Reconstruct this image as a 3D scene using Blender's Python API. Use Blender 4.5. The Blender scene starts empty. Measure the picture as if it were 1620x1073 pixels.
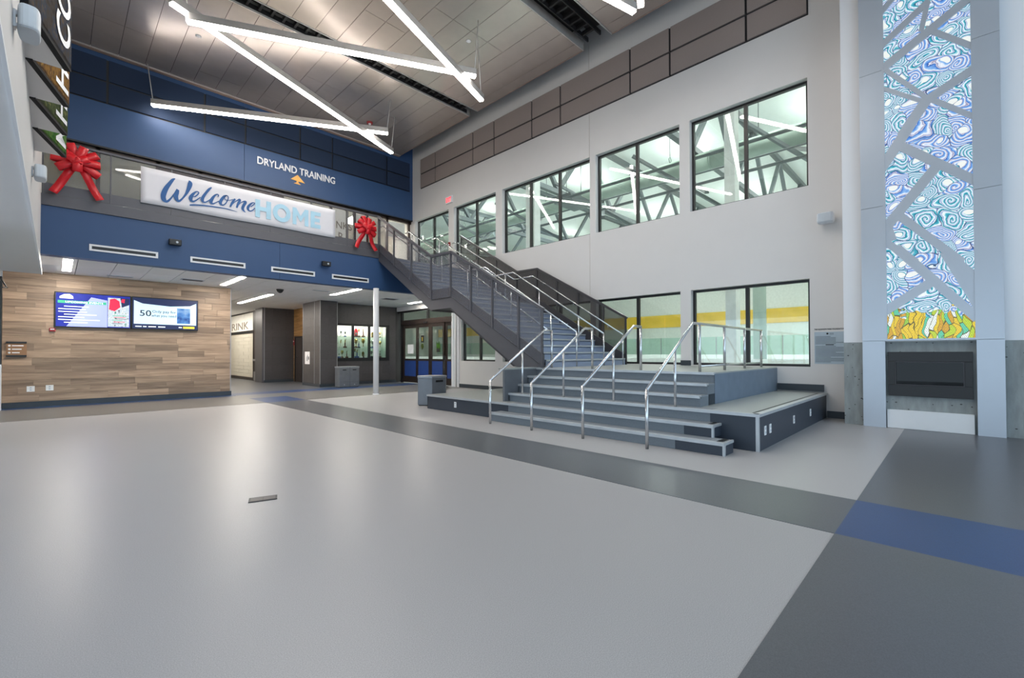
import bpy, bmesh, math, random
from mathutils import Vector, Matrix
random.seed(7)
sc = bpy.context.scene
COL = sc.collection

# ------------------------------------------------------------------ camera
H = 1.25
F_PX, YAW, PITCH, ROLL, CY = 712.58, 45.391, 0.762, -0.156, 548.6
def make_camera():
    ya, pi_, ro = (math.radians(a) for a in (YAW, PITCH, ROLL))
    fw = Vector((math.sin(ya)*math.cos(pi_), math.cos(ya)*math.cos(pi_), math.sin(pi_)))
    r = Vector((math.cos(ya), -math.sin(ya), 0))
    u = r.cross(fw)
    r2 = r*math.cos(ro) + u*math.sin(ro)
    u2 = -r*math.sin(ro) + u*math.cos(ro)
    cd = bpy.data.cameras.new('camera')
    cd.sensor_width = 36.0
    cd.lens = F_PX/1620*36
    cd.shift_y = (CY-536.5)/1620
    cd.clip_end = 300; cd.clip_start = 0.02
    co = bpy.data.objects.new('camera', cd)
    m = Matrix((r2, u2, -fw)).transposed().to_4x4()
    m.translation = Vector((0, 0, H))
    co.matrix_world = m
    COL.objects.link(co)
    sc.camera = co
make_camera()

# ------------------------------------------------------------------ world, exposure
SKY = (0.66, 0.84, 1.0); SKY_S = 1.9
BAR_E = 36.0; LAMP_E = 80.0; RINK_E = 95.0
w = bpy.data.worlds.new('world'); sc.world = w; w.use_nodes = True
bg = w.node_tree.nodes['Background']
bg.inputs[0].default_value = (*SKY, 1); bg.inputs[1].default_value = SKY_S
sc.view_settings.view_transform = 'Standard'
sc.view_settings.look = 'None'
sc.view_settings.exposure = 0.5
sc.view_settings.gamma = 1.0
sc.view_settings.use_curve_mapping = False
cy_ = sc.cycles
cy_.max_bounces = 8; cy_.diffuse_bounces = 5; cy_.glossy_bounces = 4
cy_.transparent_max_bounces = 16; cy_.transmission_bounces = 6
cy_.caustics_reflective = False; cy_.caustics_refractive = False
cy_.sample_clamp_indirect = 6.0

# ------------------------------------------------------------------ materials
def lin(c):
    o = []
    for v in c:
        v = v/255.0
        o.append(v/12.92 if v <= 0.04045 else ((v+0.055)/1.055)**2.4)
    return tuple(o)

def mat(name, rgb, rough=0.5, metal=0.0, var=0.06, scale=6.0, bump=0.0, bscale=80.0, spec=None, stretch=None, rnd=0.0):
    m = bpy.data.materials.new(name); m.use_nodes = True
    nt = m.node_tree; N = nt.nodes; L = nt.links
    b = N['Principled BSDF']
    b.inputs['Roughness'].default_value = rough
    b.inputs['Metallic'].default_value = metal
    if spec is not None: b.inputs['Specular IOR Level'].default_value = spec
    c = lin(rgb)
    tc = N.new('ShaderNodeTexCoord'); vec = tc.outputs['Object']
    if stretch:
        mp = N.new('ShaderNodeMapping'); mp.inputs['Scale'].default_value = stretch
        L.new(vec, mp.inputs['Vector']); vec = mp.outputs['Vector']
    no = N.new('ShaderNodeTexNoise'); no.inputs['Scale'].default_value = scale; no.inputs['Detail'].default_value = 4
    L.new(vec, no.inputs['Vector'])
    mr = N.new('ShaderNodeMapRange')
    mr.inputs['From Min'].default_value = 0.3; mr.inputs['From Max'].default_value = 0.7
    mr.inputs['To Min'].default_value = 1-var; mr.inputs['To Max'].default_value = 1+var
    L.new(no.outputs['Fac'], mr.inputs['Value'])
    mul = N.new('ShaderNodeVectorMath'); mul.operation = 'SCALE'
    mul.inputs[0].default_value = c
    if rnd > 0:
        oi = N.new('ShaderNodeObjectInfo'); m2 = N.new('ShaderNodeMapRange')
        m2.inputs['To Min'].default_value = 1-rnd; m2.inputs['To Max'].default_value = 1+rnd
        L.new(oi.outputs['Random'], m2.inputs['Value'])
        mm = N.new('ShaderNodeMath'); mm.operation = 'MULTIPLY'
        L.new(mr.outputs[0], mm.inputs[0]); L.new(m2.outputs[0], mm.inputs[1])
        L.new(mm.outputs[0], mul.inputs['Scale'])
    else:
        L.new(mr.outputs[0], mul.inputs['Scale'])
    L.new(mul.outputs[0], b.inputs['Base Color'])
    if bump > 0:
        n2 = N.new('ShaderNodeTexNoise'); n2.inputs['Scale'].default_value = bscale
        L.new(vec, n2.inputs['Vector'])
        bp = N.new('ShaderNodeBump'); bp.inputs['Strength'].default_value = bump; bp.inputs['Distance'].default_value = 0.01
        L.new(n2.outputs['Fac'], bp.inputs['Height']); L.new(bp.outputs[0], b.inputs['Normal'])
    return m

def emit(name, rgb, s, noise=0.0):
    m = bpy.data.materials.new(name); m.use_nodes = True
    nt = m.node_tree; b = nt.nodes['Principled BSDF']
    b.inputs['Base Color'].default_value = (*lin(rgb), 1)
    b.inputs['Emission Color'].default_value = (*lin(rgb), 1)
    b.inputs['Emission Strength'].default_value = s*.75
    b.inputs['Roughness'].default_value = 0.4
    return m

def glass(name, tint=(225, 240, 235), refl=1.0, alpha=1.0):
    m = bpy.data.materials.new(name); m.use_nodes = True
    nt = m.node_tree; N = nt.nodes; L = nt.links
    N.remove(N['Principled BSDF'])
    out = N['Material Output']
    tr = N.new('ShaderNodeBsdfTransparent'); tr.inputs[0].default_value = (*lin(tint), 1)
    gl = N.new('ShaderNodeBsdfGlossy'); gl.inputs['Roughness'].default_value = 0.01
    gl.inputs[0].default_value = (1, 1, 1, 1)
    lw = N.new('ShaderNodeLayerWeight'); lw.inputs[0].default_value = 0.5
    pw = N.new('ShaderNodeMath'); pw.operation = 'POWER'; pw.inputs[1].default_value = 5.0
    fr = N.new('ShaderNodeMath'); fr.operation = 'MULTIPLY_ADD'; fr.inputs[1].default_value = 0.96; fr.inputs[2].default_value = 0.04
    L.new(lw.outputs['Facing'], pw.inputs[0]); L.new(pw.outputs[0], fr.inputs[0])
    mm = N.new('ShaderNodeMath'); mm.operation = 'MULTIPLY'; mm.inputs[1].default_value = refl
    mx = N.new('ShaderNodeMixShader')
    L.new(fr.outputs[0], mm.inputs[0]); L.new(mm.outputs[0], mx.inputs[0])
    L.new(tr.outputs[0], mx.inputs[1]); L.new(gl.outputs[0], mx.inputs[2])
    L.new(mx.outputs[0], out.inputs[0])
    return m

def perforated(name, rgb, open_=0.3):
    # fine punched sheet: the 3 mm holes are far below a pixel, so they are a constant share of the sheet
    m = bpy.data.materials.new(name); m.use_nodes = True
    nt = m.node_tree; N = nt.nodes; L = nt.links
    b = N['Principled BSDF']; out = N['Material Output']
    b.inputs['Base Color'].default_value = (*lin(rgb), 1); b.inputs['Roughness'].default_value = 0.45
    b.inputs['Metallic'].default_value = 0.3
    tr = N.new('ShaderNodeBsdfTransparent')
    mx = N.new('ShaderNodeMixShader'); mx.inputs[0].default_value = open_
    L.new(b.outputs[0], mx.inputs[1]); L.new(tr.outputs[0], mx.inputs[2]); L.new(mx.outputs[0], out.inputs[0])
    return m

def wood(name, a, c, rough=0.5, axis=0, tint=0.16):
    m = bpy.data.materials.new(name); m.use_nodes = True
    nt = m.node_tree; N = nt.nodes; L = nt.links
    b = N['Principled BSDF']; b.inputs['Roughness'].default_value = rough
    tc = N.new('ShaderNodeTexCoord'); oi = N.new('ShaderNodeObjectInfo')
    mp = N.new('ShaderNodeMapping')
    s = [14.0, 14.0, 14.0]; s[axis] = 1.1
    mp.inputs['Scale'].default_value = s
    sc_ = N.new('ShaderNodeVectorMath'); sc_.operation = 'SCALE'; sc_.inputs[0].default_value = (37, 53, 71)
    L.new(oi.outputs['Random'], sc_.inputs['Scale'])
    L.new(tc.outputs['Object'], mp.inputs['Vector']); L.new(sc_.outputs[0], mp.inputs['Location'])
    no = N.new('ShaderNodeTexNoise'); no.inputs['Scale'].default_value = 1.0; no.inputs['Detail'].default_value = 5
    no.inputs['Distortion'].default_value = 0.6
    L.new(mp.outputs[0], no.inputs['Vector'])
    cr = N.new('ShaderNodeValToRGB')
    cr.color_ramp.elements[0].position = 0.32; cr.color_ramp.elements[0].color = (*lin(a), 1)
    cr.color_ramp.elements[1].position = 0.66; cr.color_ramp.elements[1].color = (*lin(c), 1)
    L.new(no.outputs['Fac'], cr.inputs['Fac'])
    mr = N.new('ShaderNodeMapRange'); mr.inputs['To Min'].default_value = 1-tint; mr.inputs['To Max'].default_value = 1+tint
    L.new(oi.outputs['Random'], mr.inputs['Value'])
    mu = N.new('ShaderNodeVectorMath'); mu.operation = 'SCALE'
    L.new(cr.outputs[0], mu.inputs[0]); L.new(mr.outputs[0], mu.inputs['Scale'])
    L.new(mu.outputs[0], b.inputs['Base Color'])
    return m

def concrete(name):
    m = mat(name, (142, 148, 148), 0.7, var=0.16, scale=14, stretch=(1, 1, .25), bump=0.3)
    nt = m.node_tree; N = nt.nodes; L = nt.links
    b = N['Principled BSDF']
    src = b.inputs['Base Color'].links[0].from_socket
    tc = N.new('ShaderNodeTexCoord'); mp = N.new('ShaderNodeMapping'); mp.inputs['Scale'].default_value = (9, 13, 20)
    L.new(tc.outputs['Object'], mp.inputs[0])
    vo = N.new('ShaderNodeTexVoronoi'); vo.inputs['Scale'].default_value = 1.0
    L.new(mp.outputs[0], vo.inputs['Vector'])
    lt = N.new('ShaderNodeMath'); lt.operation = 'LESS_THAN'; lt.inputs[1].default_value = 0.27
    L.new(vo.outputs['Distance'], lt.inputs[0])
    sep = N.new('ShaderNodeSeparateColor'); L.new(vo.outputs['Color'], sep.inputs[0])
    gt = N.new('ShaderNodeMath'); gt.operation = 'GREATER_THAN'; gt.inputs[1].default_value = 0.4
    L.new(sep.outputs[0], gt.inputs[0])
    an = N.new('ShaderNodeMath'); an.operation = 'MULTIPLY'; L.new(lt.outputs[0], an.inputs[0]); L.new(gt.outputs[0], an.inputs[1])
    mx = N.new('ShaderNodeMix'); mx.data_type = 'RGBA'
    L.new(an.outputs[0], mx.inputs[0]); L.new(src, mx.inputs[6]); mx.inputs[7].default_value = (*lin((72, 75, 75)), 1)
    L.new(mx.outputs[2], b.inputs['Base Color'])
    return m

def stained_glass(name):
    m = bpy.data.materials.new(name); m.use_nodes = True
    nt = m.node_tree; N = nt.nodes; L = nt.links
    b = N['Principled BSDF']; b.inputs['Roughness'].default_value = 0.25
    geo = N.new('ShaderNodeNewGeometry')
    sx = N.new('ShaderNodeSeparateXYZ'); L.new(geo.outputs['Position'], sx.inputs[0])
    def M(op, a, c=None):
        n = N.new('ShaderNodeMath'); n.operation = op
        for i, v in enumerate((a, c)):
            if v is None: continue
            if isinstance(v, (int, float)): n.inputs[i].default_value = v
            else: L.new(v, n.inputs[i])
        return n.outputs[0]
    Y, Z = sx.outputs['Y'], sx.outputs['Z']
    def vecof(a, c):
        n = N.new('ShaderNodeCombineXYZ'); L.new(a, n.inputs[0]); L.new(c, n.inputs[1]); return n.outputs[0]
    v0 = vecof(M('MULTIPLY', Y, 3.9), M('MULTIPLY', Z, 4.3))
    nz = N.new('ShaderNodeTexNoise'); nz.inputs['Scale'].default_value = 0.7; nz.inputs['Detail'].default_value = 1
    L.new(v0, nz.inputs['Vector'])
    sub = N.new('ShaderNodeVectorMath'); sub.operation = 'SUBTRACT'; L.new(nz.outputs['Color'], sub.inputs[0]); sub.inputs[1].default_value = (.5, .5, .5)
    scv = N.new('ShaderNodeVectorMath'); scv.operation = 'SCALE'; L.new(sub.outputs[0], scv.inputs[0]); scv.inputs['Scale'].default_value = 1.5
    add = N.new('ShaderNodeVectorMath'); L.new(v0, add.inputs[0]); L.new(scv.outputs[0], add.inputs[1])
    vo = N.new('ShaderNodeTexVoronoi'); vo.voronoi_dimensions = '2D'; vo.inputs['Scale'].default_value = 1.0; vo.inputs['Randomness'].default_value = 0.85
    L.new(add.outputs[0], vo.inputs['Vector'])
    d = N.new('ShaderNodeVectorMath'); d.operation = 'SUBTRACT'; L.new(add.outputs[0], d.inputs[0]); L.new(vo.outputs['Position'], d.inputs[1])
    ds = N.new('ShaderNodeSeparateXYZ'); L.new(d.outputs[0], ds.inputs[0])
    th = M('DIVIDE', M('ARCTAN2', ds.outputs[1], ds.outputs[0]), 2*math.pi)
    rr = vo.outputs['Distance']
    cs = N.new('ShaderNodeSeparateColor'); L.new(vo.outputs['Color'], cs.inputs[0])
    n5 = N.new('ShaderNodeTexNoise'); n5.inputs['Scale'].default_value = 3.2; n5.inputs['Detail'].default_value = 3
    L.new(v0, n5.inputs['Vector'])
    ph = M('ADD', M('ADD', M('MULTIPLY', rr, M('ADD', M('MULTIPLY', cs.outputs[2], 3.5), 3.8)), th), M('MULTIPLY', n5.outputs['Fac'], .85))
    fr = M('FRACT', ph)
    r1 = N.new('ShaderNodeValToRGB'); el = r1.color_ramp.elements
    el[0].position = 0.0; el[0].color = (*lin((28, 60, 105)), 1)
    el[1].position = 1.0; el[1].color = (*lin((245, 250, 252)), 1)
    for p, c in ((.14, (22, 140, 165)), (.34, (70, 180, 200)), (.46, (205, 232, 240)), (.6, (242, 248, 250)), (.74, (190, 214, 240)), (.84, (70, 110, 185)), (.92, (216, 232, 246))):
        e = el.new(p); e.color = (*lin(c), 1)
    r2 = N.new('ShaderNodeValToRGB'); el = r2.color_ramp.elements
    el[0].position = 0.0; el[0].color = (*lin((44, 84, 150)), 1)
    el[1].position = 1.0; el[1].color = (*lin((240, 240, 250)), 1)
    for p, c in ((.14, (70, 130, 215)), (.42, (140, 188, 236)), (.54, (214, 226, 246)), (.66, (240, 244, 250)), (.8, (190, 200, 230)), (.88, (130, 116, 140)), (.95, (214, 216, 236))):
        e = el.new(p); e.color = (*lin(c), 1)
    L.new(fr, r1.inputs[0]); L.new(fr, r2.inputs[0])
    mx = N.new('ShaderNodeMix'); mx.data_type = 'RGBA'
    L.new(M('GREATER_THAN', cs.outputs[0], .6), mx.inputs[0]); L.new(r1.outputs[0], mx.inputs[6]); L.new(r2.outputs[0], mx.inputs[7])
    # some pale centres
    mc = N.new('ShaderNodeMix'); mc.data_type = 'RGBA'
    cen = M('MULTIPLY', M('LESS_THAN', rr, .2), M('GREATER_THAN', cs.outputs[1], .62))
    L.new(cen, mc.inputs[0]); L.new(mx.outputs[2], mc.inputs[6]); mc.inputs[7].default_value = (*lin((235, 240, 236)), 1)
    # thin dark lead lines between the whorls and across
    vo2 = N.new('ShaderNodeTexVoronoi'); vo2.voronoi_dimensions = '2D'; vo2.feature = 'DISTANCE_TO_EDGE'; vo2.inputs['Scale'].default_value = 1.0; vo2.inputs['Randomness'].default_value = 0.85
    L.new(add.outputs[0], vo2.inputs['Vector'])
    ml = N.new('ShaderNodeMix'); ml.data_type = 'RGBA'
    L.new(M('LESS_THAN', vo2.outputs['Distance'], .014), ml.inputs[0]); L.new(mc.outputs[2], ml.inputs[6]); ml.inputs[7].default_value = (*lin((70, 85, 130)), 1)
    # leaves at the foot
    v3 = N.new('ShaderNodeMapping'); v3.inputs['Scale'].default_value = (19, 5.2, 1); v3.inputs['Rotation'].default_value = (0, 0, .5)
    v3b = vecof(Y, Z)
    ad3 = N.new('ShaderNodeVectorMath'); L.new(v3b, ad3.inputs[0])
    sc3 = N.new('ShaderNodeVectorMath'); sc3.operation = 'SCALE'; L.new(sub.outputs[0], sc3.inputs[0]); sc3.inputs['Scale'].default_value = 0.32; L.new(sc3.outputs[0], ad3.inputs[1])
    L.new(ad3.outputs[0], v3.inputs[0])
    vl = N.new('ShaderNodeTexVoronoi'); vl.voronoi_dimensions = '2D'; vl.inputs['Scale'].default_value = 1.0; L.new(v3.outputs[0], vl.inputs['Vector'])
    vle = N.new('ShaderNodeTexVoronoi'); vle.voronoi_dimensions = '2D'; vle.feature = 'DISTANCE_TO_EDGE'; vle.inputs['Scale'].default_value = 1.0; L.new(v3.outputs[0], vle.inputs['Vector'])
    lc = N.new('ShaderNodeSeparateColor'); L.new(vl.outputs['Color'], lc.inputs[0])
    rl = N.new('ShaderNodeValToRGB'); rl.color_ramp.interpolation = 'CONSTANT'; el = rl.color_ramp.elements
    el[0].position = 0; el[0].color = (*lin((238, 205, 20)), 1); el[1].position = .86; el[1].color = (*lin((235, 245, 240)), 1)
    for p, c in ((.3, (190, 215, 30)), (.5, (215, 165, 15)), (.66, (150, 205, 60)), (.76, (90, 205, 165))):
        e = el.new(p); e.color = (*lin(c), 1)
    L.new(lc.outputs[0], rl.inputs[0])
    wv = M('FRACT', M('MULTIPLY', M('ADD', Z, M('ABSOLUTE', M('MULTIPLY', M('SUBTRACT', M('FRACT', M('MULTIPLY', Y, 9)), .5), .25))), 22))
    dk = M('MAXIMUM', M('LESS_THAN', vle.outputs['Distance'], .05), M('LESS_THAN', wv, .14))
    mk = N.new('ShaderNodeMix'); mk.data_type = 'RGBA'; L.new(dk, mk.inputs[0]); L.new(rl.outputs[0], mk.inputs[6]); mk.inputs[7].default_value = (*lin((85, 80, 10)), 1)
    n4 = N.new('ShaderNodeTexNoise'); n4.inputs['Scale'].default_value = 5.5; n4.inputs['Detail'].default_value = 2; L.new(v3b, n4.inputs['Vector'])
    lim = M('ADD', M('MULTIPLY', n4.outputs['Fac'], .8), 1.48)
    mz = N.new('ShaderNodeMix'); mz.data_type = 'RGBA'
    L.new(M('LESS_THAN', Z, lim), mz.inputs[0]); L.new(ml.outputs[2], mz.inputs[6]); L.new(mk.outputs[2], mz.inputs[7])
    b.inputs['Base Color'].default_value = (.03, .03, .035, 1); L.new(mz.outputs[2], b.inputs['Emission Color'])
    b.inputs['Emission Strength'].default_value = 0.74
    return m

def photo_mat(name, cols, scale=9.0):
    m = bpy.data.materials.new(name); m.use_nodes = True
    nt = m.node_tree; N = nt.nodes; L = nt.links
    b = N['Principled BSDF']; b.inputs['Roughness'].default_value = 0.8; b.inputs['Specular IOR Level'].default_value = 0.15
    tc = N.new('ShaderNodeTexCoord'); no = N.new('ShaderNodeTexNoise'); no.inputs['Scale'].default_value = scale; no.inputs['Detail'].default_value = 6
    L.new(tc.outputs['Object'], no.inputs['Vector'])
    cr = N.new('ShaderNodeValToRGB'); el = cr.color_ramp.elements
    el[0].position = .3; el[0].color = (*lin(cols[0]), 1); el[1].position = .7; el[1].color = (*lin(cols[-1]), 1)
    for i, c in enumerate(cols[1:-1]):
        e = el.new(.3+.4*(i+1)/(len(cols)-1)); e.color = (*lin(c), 1)
    L.new(no.outputs['Fac'], cr.inputs[0]); L.new(cr.outputs[0], b.inputs['Base Color'])
    return m, cr, b

def screen_mat(name, cols, s=1.0, scale=9.0):
    m, cr, b = photo_mat(name, cols, scale)
    m.node_tree.links.new(cr.outputs[0], b.inputs['Emission Color']); b.inputs['Emission Strength'].default_value = s*.75
    b.inputs['Base Color'].links and m.node_tree.links.remove(b.inputs['Base Color'].links[0])
    b.inputs['Base Color'].default_value = (.02, .02, .02, 1)
    return m

M = {}
M['floor'] = mat('floor_vinyl', (168, 166, 167), 0.36, var=0.20, scale=210, spec=0.5)
M['floor_dark'] = mat('floor_vinyl_dark', (88, 90, 95), 0.32, var=0.2, scale=200)
M['floor_mid'] = mat('floor_vinyl_mid', (112, 110, 108), 0.30, var=0.06, scale=220)
M['floor_blue'] = mat('floor_vinyl_blue', (38, 66, 112), 0.34, var=0.2, scale=200)
M['wall'] = mat('wall_paint_pale_grey', (214, 212, 211), 0.6, var=0.012, scale=2)
M['wall_warm'] = mat('wall_paint_warm', (206, 198, 186), 0.6, var=0.012, scale=2)
M['white'] = mat('white_paint', (228, 229, 232), 0.5, var=0.012, scale=2)
M['ceil_low'] = mat('ceiling_tile_white', (240, 240, 240), 0.7, var=0.02, scale=40)
M['blue'] = mat('blue_wall_paint', (46, 76, 118), 0.5, var=0.02, scale=3)
M['navy'] = mat('navy_acoustic_fabric', (22, 42, 70), 0.8, var=0.05, scale=120)
M['taupe'] = mat('taupe_acoustic_fabric', (148, 136, 132), 0.85, var=0.04, scale=120)
M['groove'] = mat('dark_reveal', (38, 36, 38), 0.8)
M['ceil_metal'] = mat('ceiling_metal_panel', (202, 190, 182), 0.26, metal=0.62, var=0.04, scale=3, rnd=0.035)
M['edge_tan'] = mat('ceiling_edge_trim', (150, 130, 120), 0.5)
M['void'] = mat('void_black', (30, 28, 28), 0.9)
M['slat'] = mat('vent_slat_black', (40, 40, 42), 0.5, metal=0.4)
M['black'] = mat('black_frame', (22, 22, 24), 0.4)
M['bronze'] = mat('dark_bronze_metal', (58, 48, 44), 0.4, metal=0.5)
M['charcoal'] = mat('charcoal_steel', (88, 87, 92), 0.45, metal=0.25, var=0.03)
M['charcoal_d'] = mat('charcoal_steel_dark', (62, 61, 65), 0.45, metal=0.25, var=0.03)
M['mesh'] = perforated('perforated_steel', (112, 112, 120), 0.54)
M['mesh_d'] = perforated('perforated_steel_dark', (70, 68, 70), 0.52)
M['mesh_b'] = perforated('perforated_steel_balcony', (92, 92, 98), 0.70)
M['steel'] = mat('brushed_stainless', (205, 207, 210), 0.26, metal=1.0, var=0.03, scale=30)
M['tread'] = mat('grey_rubber_tread', (132, 138, 144), 0.5, var=0.07, scale=120)
M['side_blue'] = mat('blue_grey_side_vinyl', (108, 122, 138), 0.5, var=0.08, scale=5)
M['tread_blue'] = mat('blue_grey_rubber_tread', (138, 150, 172), 0.5, var=0.05, scale=120)
M['riser'] = mat('grey_rubber_riser', (112, 120, 128), 0.5, var=0.06, scale=60)
M['nose'] = mat('pale_nosing', (186, 190, 194), 0.4, metal=0.4)
M['deck'] = mat('platform_vinyl', (158, 162, 160), 0.35, var=0.06, scale=140)
M['navy_vinyl'] = mat('dark_slate_vinyl', (48, 56, 68), 0.45, var=0.05, scale=100)
M['base'] = mat('slate_rubber_base', (50, 58, 66), 0.45)
M['plank'] = wood('wall_plank', (132, 110, 92), (172, 148, 125), 0.5, axis=0, tint=0.30)
M['plank_warm'] = wood('wall_plank_warm', (140, 102, 58), (188, 148, 96), 0.5, axis=1, tint=0.12)
M['joint'] = mat('plank_joint', (150, 132, 112), 0.7)
M['tile'] = mat('charcoal_tile', (72, 69, 70), 0.42, var=0.10, scale=8, stretch=(1, 1, 4), rnd=0.07)
M['grout'] = mat('tile_grout', (50, 48, 49), 0.8)
M['alu'] = mat('aluminium_trim', (178, 178, 180), 0.35, metal=0.8)
M['clad'] = mat('satin_metal_cladding', (182, 190, 200), 0.36, metal=0.4, var=0.02, scale=2)
M['concrete'] = concrete('board_formed_concrete')
M['plinth'] = mat('white_marble_plinth', (226, 228, 230), 0.4, var=0.02, scale=4)
M['glass'] = glass('window_glass', (250, 253, 251), 1.0)
M['glass_teal'] = glass('rink_glass', (232, 247, 242), 0.5)
M['glass_near'] = glass('rink_glass_near', (252, 254, 253), 0.5)
M['glass_dark'] = glass('office_glass', (225, 230, 227), 1.2)
M['glass_clear'] = glass('case_glass', (240, 246, 243), 0.8)
M['smoke'] = glass('smoked_firebox_glass', (110, 110, 112), 0.45)
M['bar'] = emit('light_bar_lens', (255, 248, 240), BAR_E)
M['lamp'] = emit('troffer_lens', (255, 247, 236), LAMP_E)
M['rinkfill'] = emit('rink_fill_lens', (250, 255, 252), RINK_E)  # glow of the lamps added to light the rink
M['rooffill'] = emit('rink_roof_fill', (250, 255, 252), 10.0)  # upward glow added to brighten the rink roof
M['alu_bar'] = mat('light_bar_housing', (190, 188, 186), 0.4, metal=0.5)
M['cable'] = mat('suspension_cable', (210, 208, 204), 0.4, metal=0.6)
M['bin'] = mat('grey_bin_metal', (112, 116, 122), 0.4, metal=0.35)
M['bin_top'] = mat('grey_bin_top', (140, 144, 150), 0.4, metal=0.35)
M['banner'] = mat('white_banner_vinyl', (222, 221, 227), 0.6, var=0.01)
M['ink'] = mat('banner_ink_blue', (38, 90, 150), 0.6)
M['ink_pale'] = mat('banner_ink_pale_blue', (172, 212, 232), 0.6)
M['red'] = mat('red_satin_ribbon', (200, 18, 32), 0.35, var=0.08, scale=20)
M['red_alarm'] = mat('red_alarm_plastic', (140, 30, 34), 0.5)
M['sign_white'] = mat('sign_letter_white', (240, 240, 242), 0.4)
M['gold'] = mat('sign_arrow_gold', (240, 180, 90), 0.4)
M['ink_grey'] = mat('plaque_print_grey', (96, 106, 114), 0.6)
M['plaque'] = mat('plaque_blue_grey', (170, 186, 198), 0.5)
M['ink_black'] = mat('plaque_print_black', (24, 26, 30), 0.6)
M['taupe_text'] = mat('frosted_sign_taupe', (128, 118, 106), 0.6)
M['block'] = mat('pale_block', (196, 192, 178), 0.6, var=0.03, scale=6, rnd=0.02)
M['speaker'] = mat('white_speaker_shell', (214, 220, 226), 0.4)
M['grille'] = mat('pale_speaker_grille', (190, 198, 206), 0.6)
M['outlet'] = mat('outlet_white', (236, 236, 236), 0.4)
M['roof'] = mat('rink_roof_deck', (232, 238, 234), 0.6, var=0.02)
M['duct'] = mat('rink_duct_grey_green', (150, 166, 156), 0.5, var=0.03)
M['truss'] = mat('rink_truss_steel', (96, 104, 106), 0.5)
M['rinkwall'] = mat('rink_wall_white', (232, 232, 226), 0.6)
M['yellow'] = mat('rink_band_yellow', (244, 196, 52), 0.6, var=0.08, scale=1.2)
M['ice'] = mat('ice_sheet', (232, 240, 242), 0.2)
M['board'] = mat('rink_board_white', (236, 238, 236), 0.4)
M['door_blue'] = mat('door_panel_blue', (36, 66, 132), 0.45)
M['dark_door'] = mat('dark_brown_door', (64, 58, 56), 0.45)
M['tro_gold'] = mat('trophy_gold', (214, 176, 84), 0.25, metal=0.9)
M['tro_silver'] = mat('trophy_silver', (210, 212, 214), 0.2, metal=0.95)
M['tro_blue'] = mat('trophy_blue', (40, 70, 140), 0.35)
M['tro_wood'] = mat('trophy_wood_base', (96, 48, 30), 0.4)
M['tro_red'] = mat('trophy_red', (170, 30, 40), 0.35)
M['tro_black'] = mat('trophy_black_base', (28, 28, 32), 0.35)
M['tro_white'] = mat('trophy_white', (226, 226, 222), 0.4)
M['exit'] = emit('exit_sign_red', (255, 70, 80), 1.6)
M['ember'] = mat('firebox_crystal', (150, 150, 155), 0.3)
M['art'] = stained_glass('backlit_stained_glass')
M['photo_a'] = photo_mat('photo_autumn', [(44, 30, 10), (140, 98, 24), (84, 52, 12), (170, 130, 60)])[0]
M['photo_b'] = photo_mat('photo_turf', [(14, 22, 8), (66, 80, 28), (34, 50, 14), (104, 110, 56)])[0]
M['photo_c'] = photo_mat('photo_grass', [(12, 36, 8), (46, 96, 26), (76, 112, 40), (44, 28, 24)])[0]
M['photo_d'] = photo_mat('photo_crowd', [(18, 16, 18), (56, 46, 38), (38, 48, 66), (92, 72, 50)])[0]

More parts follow.
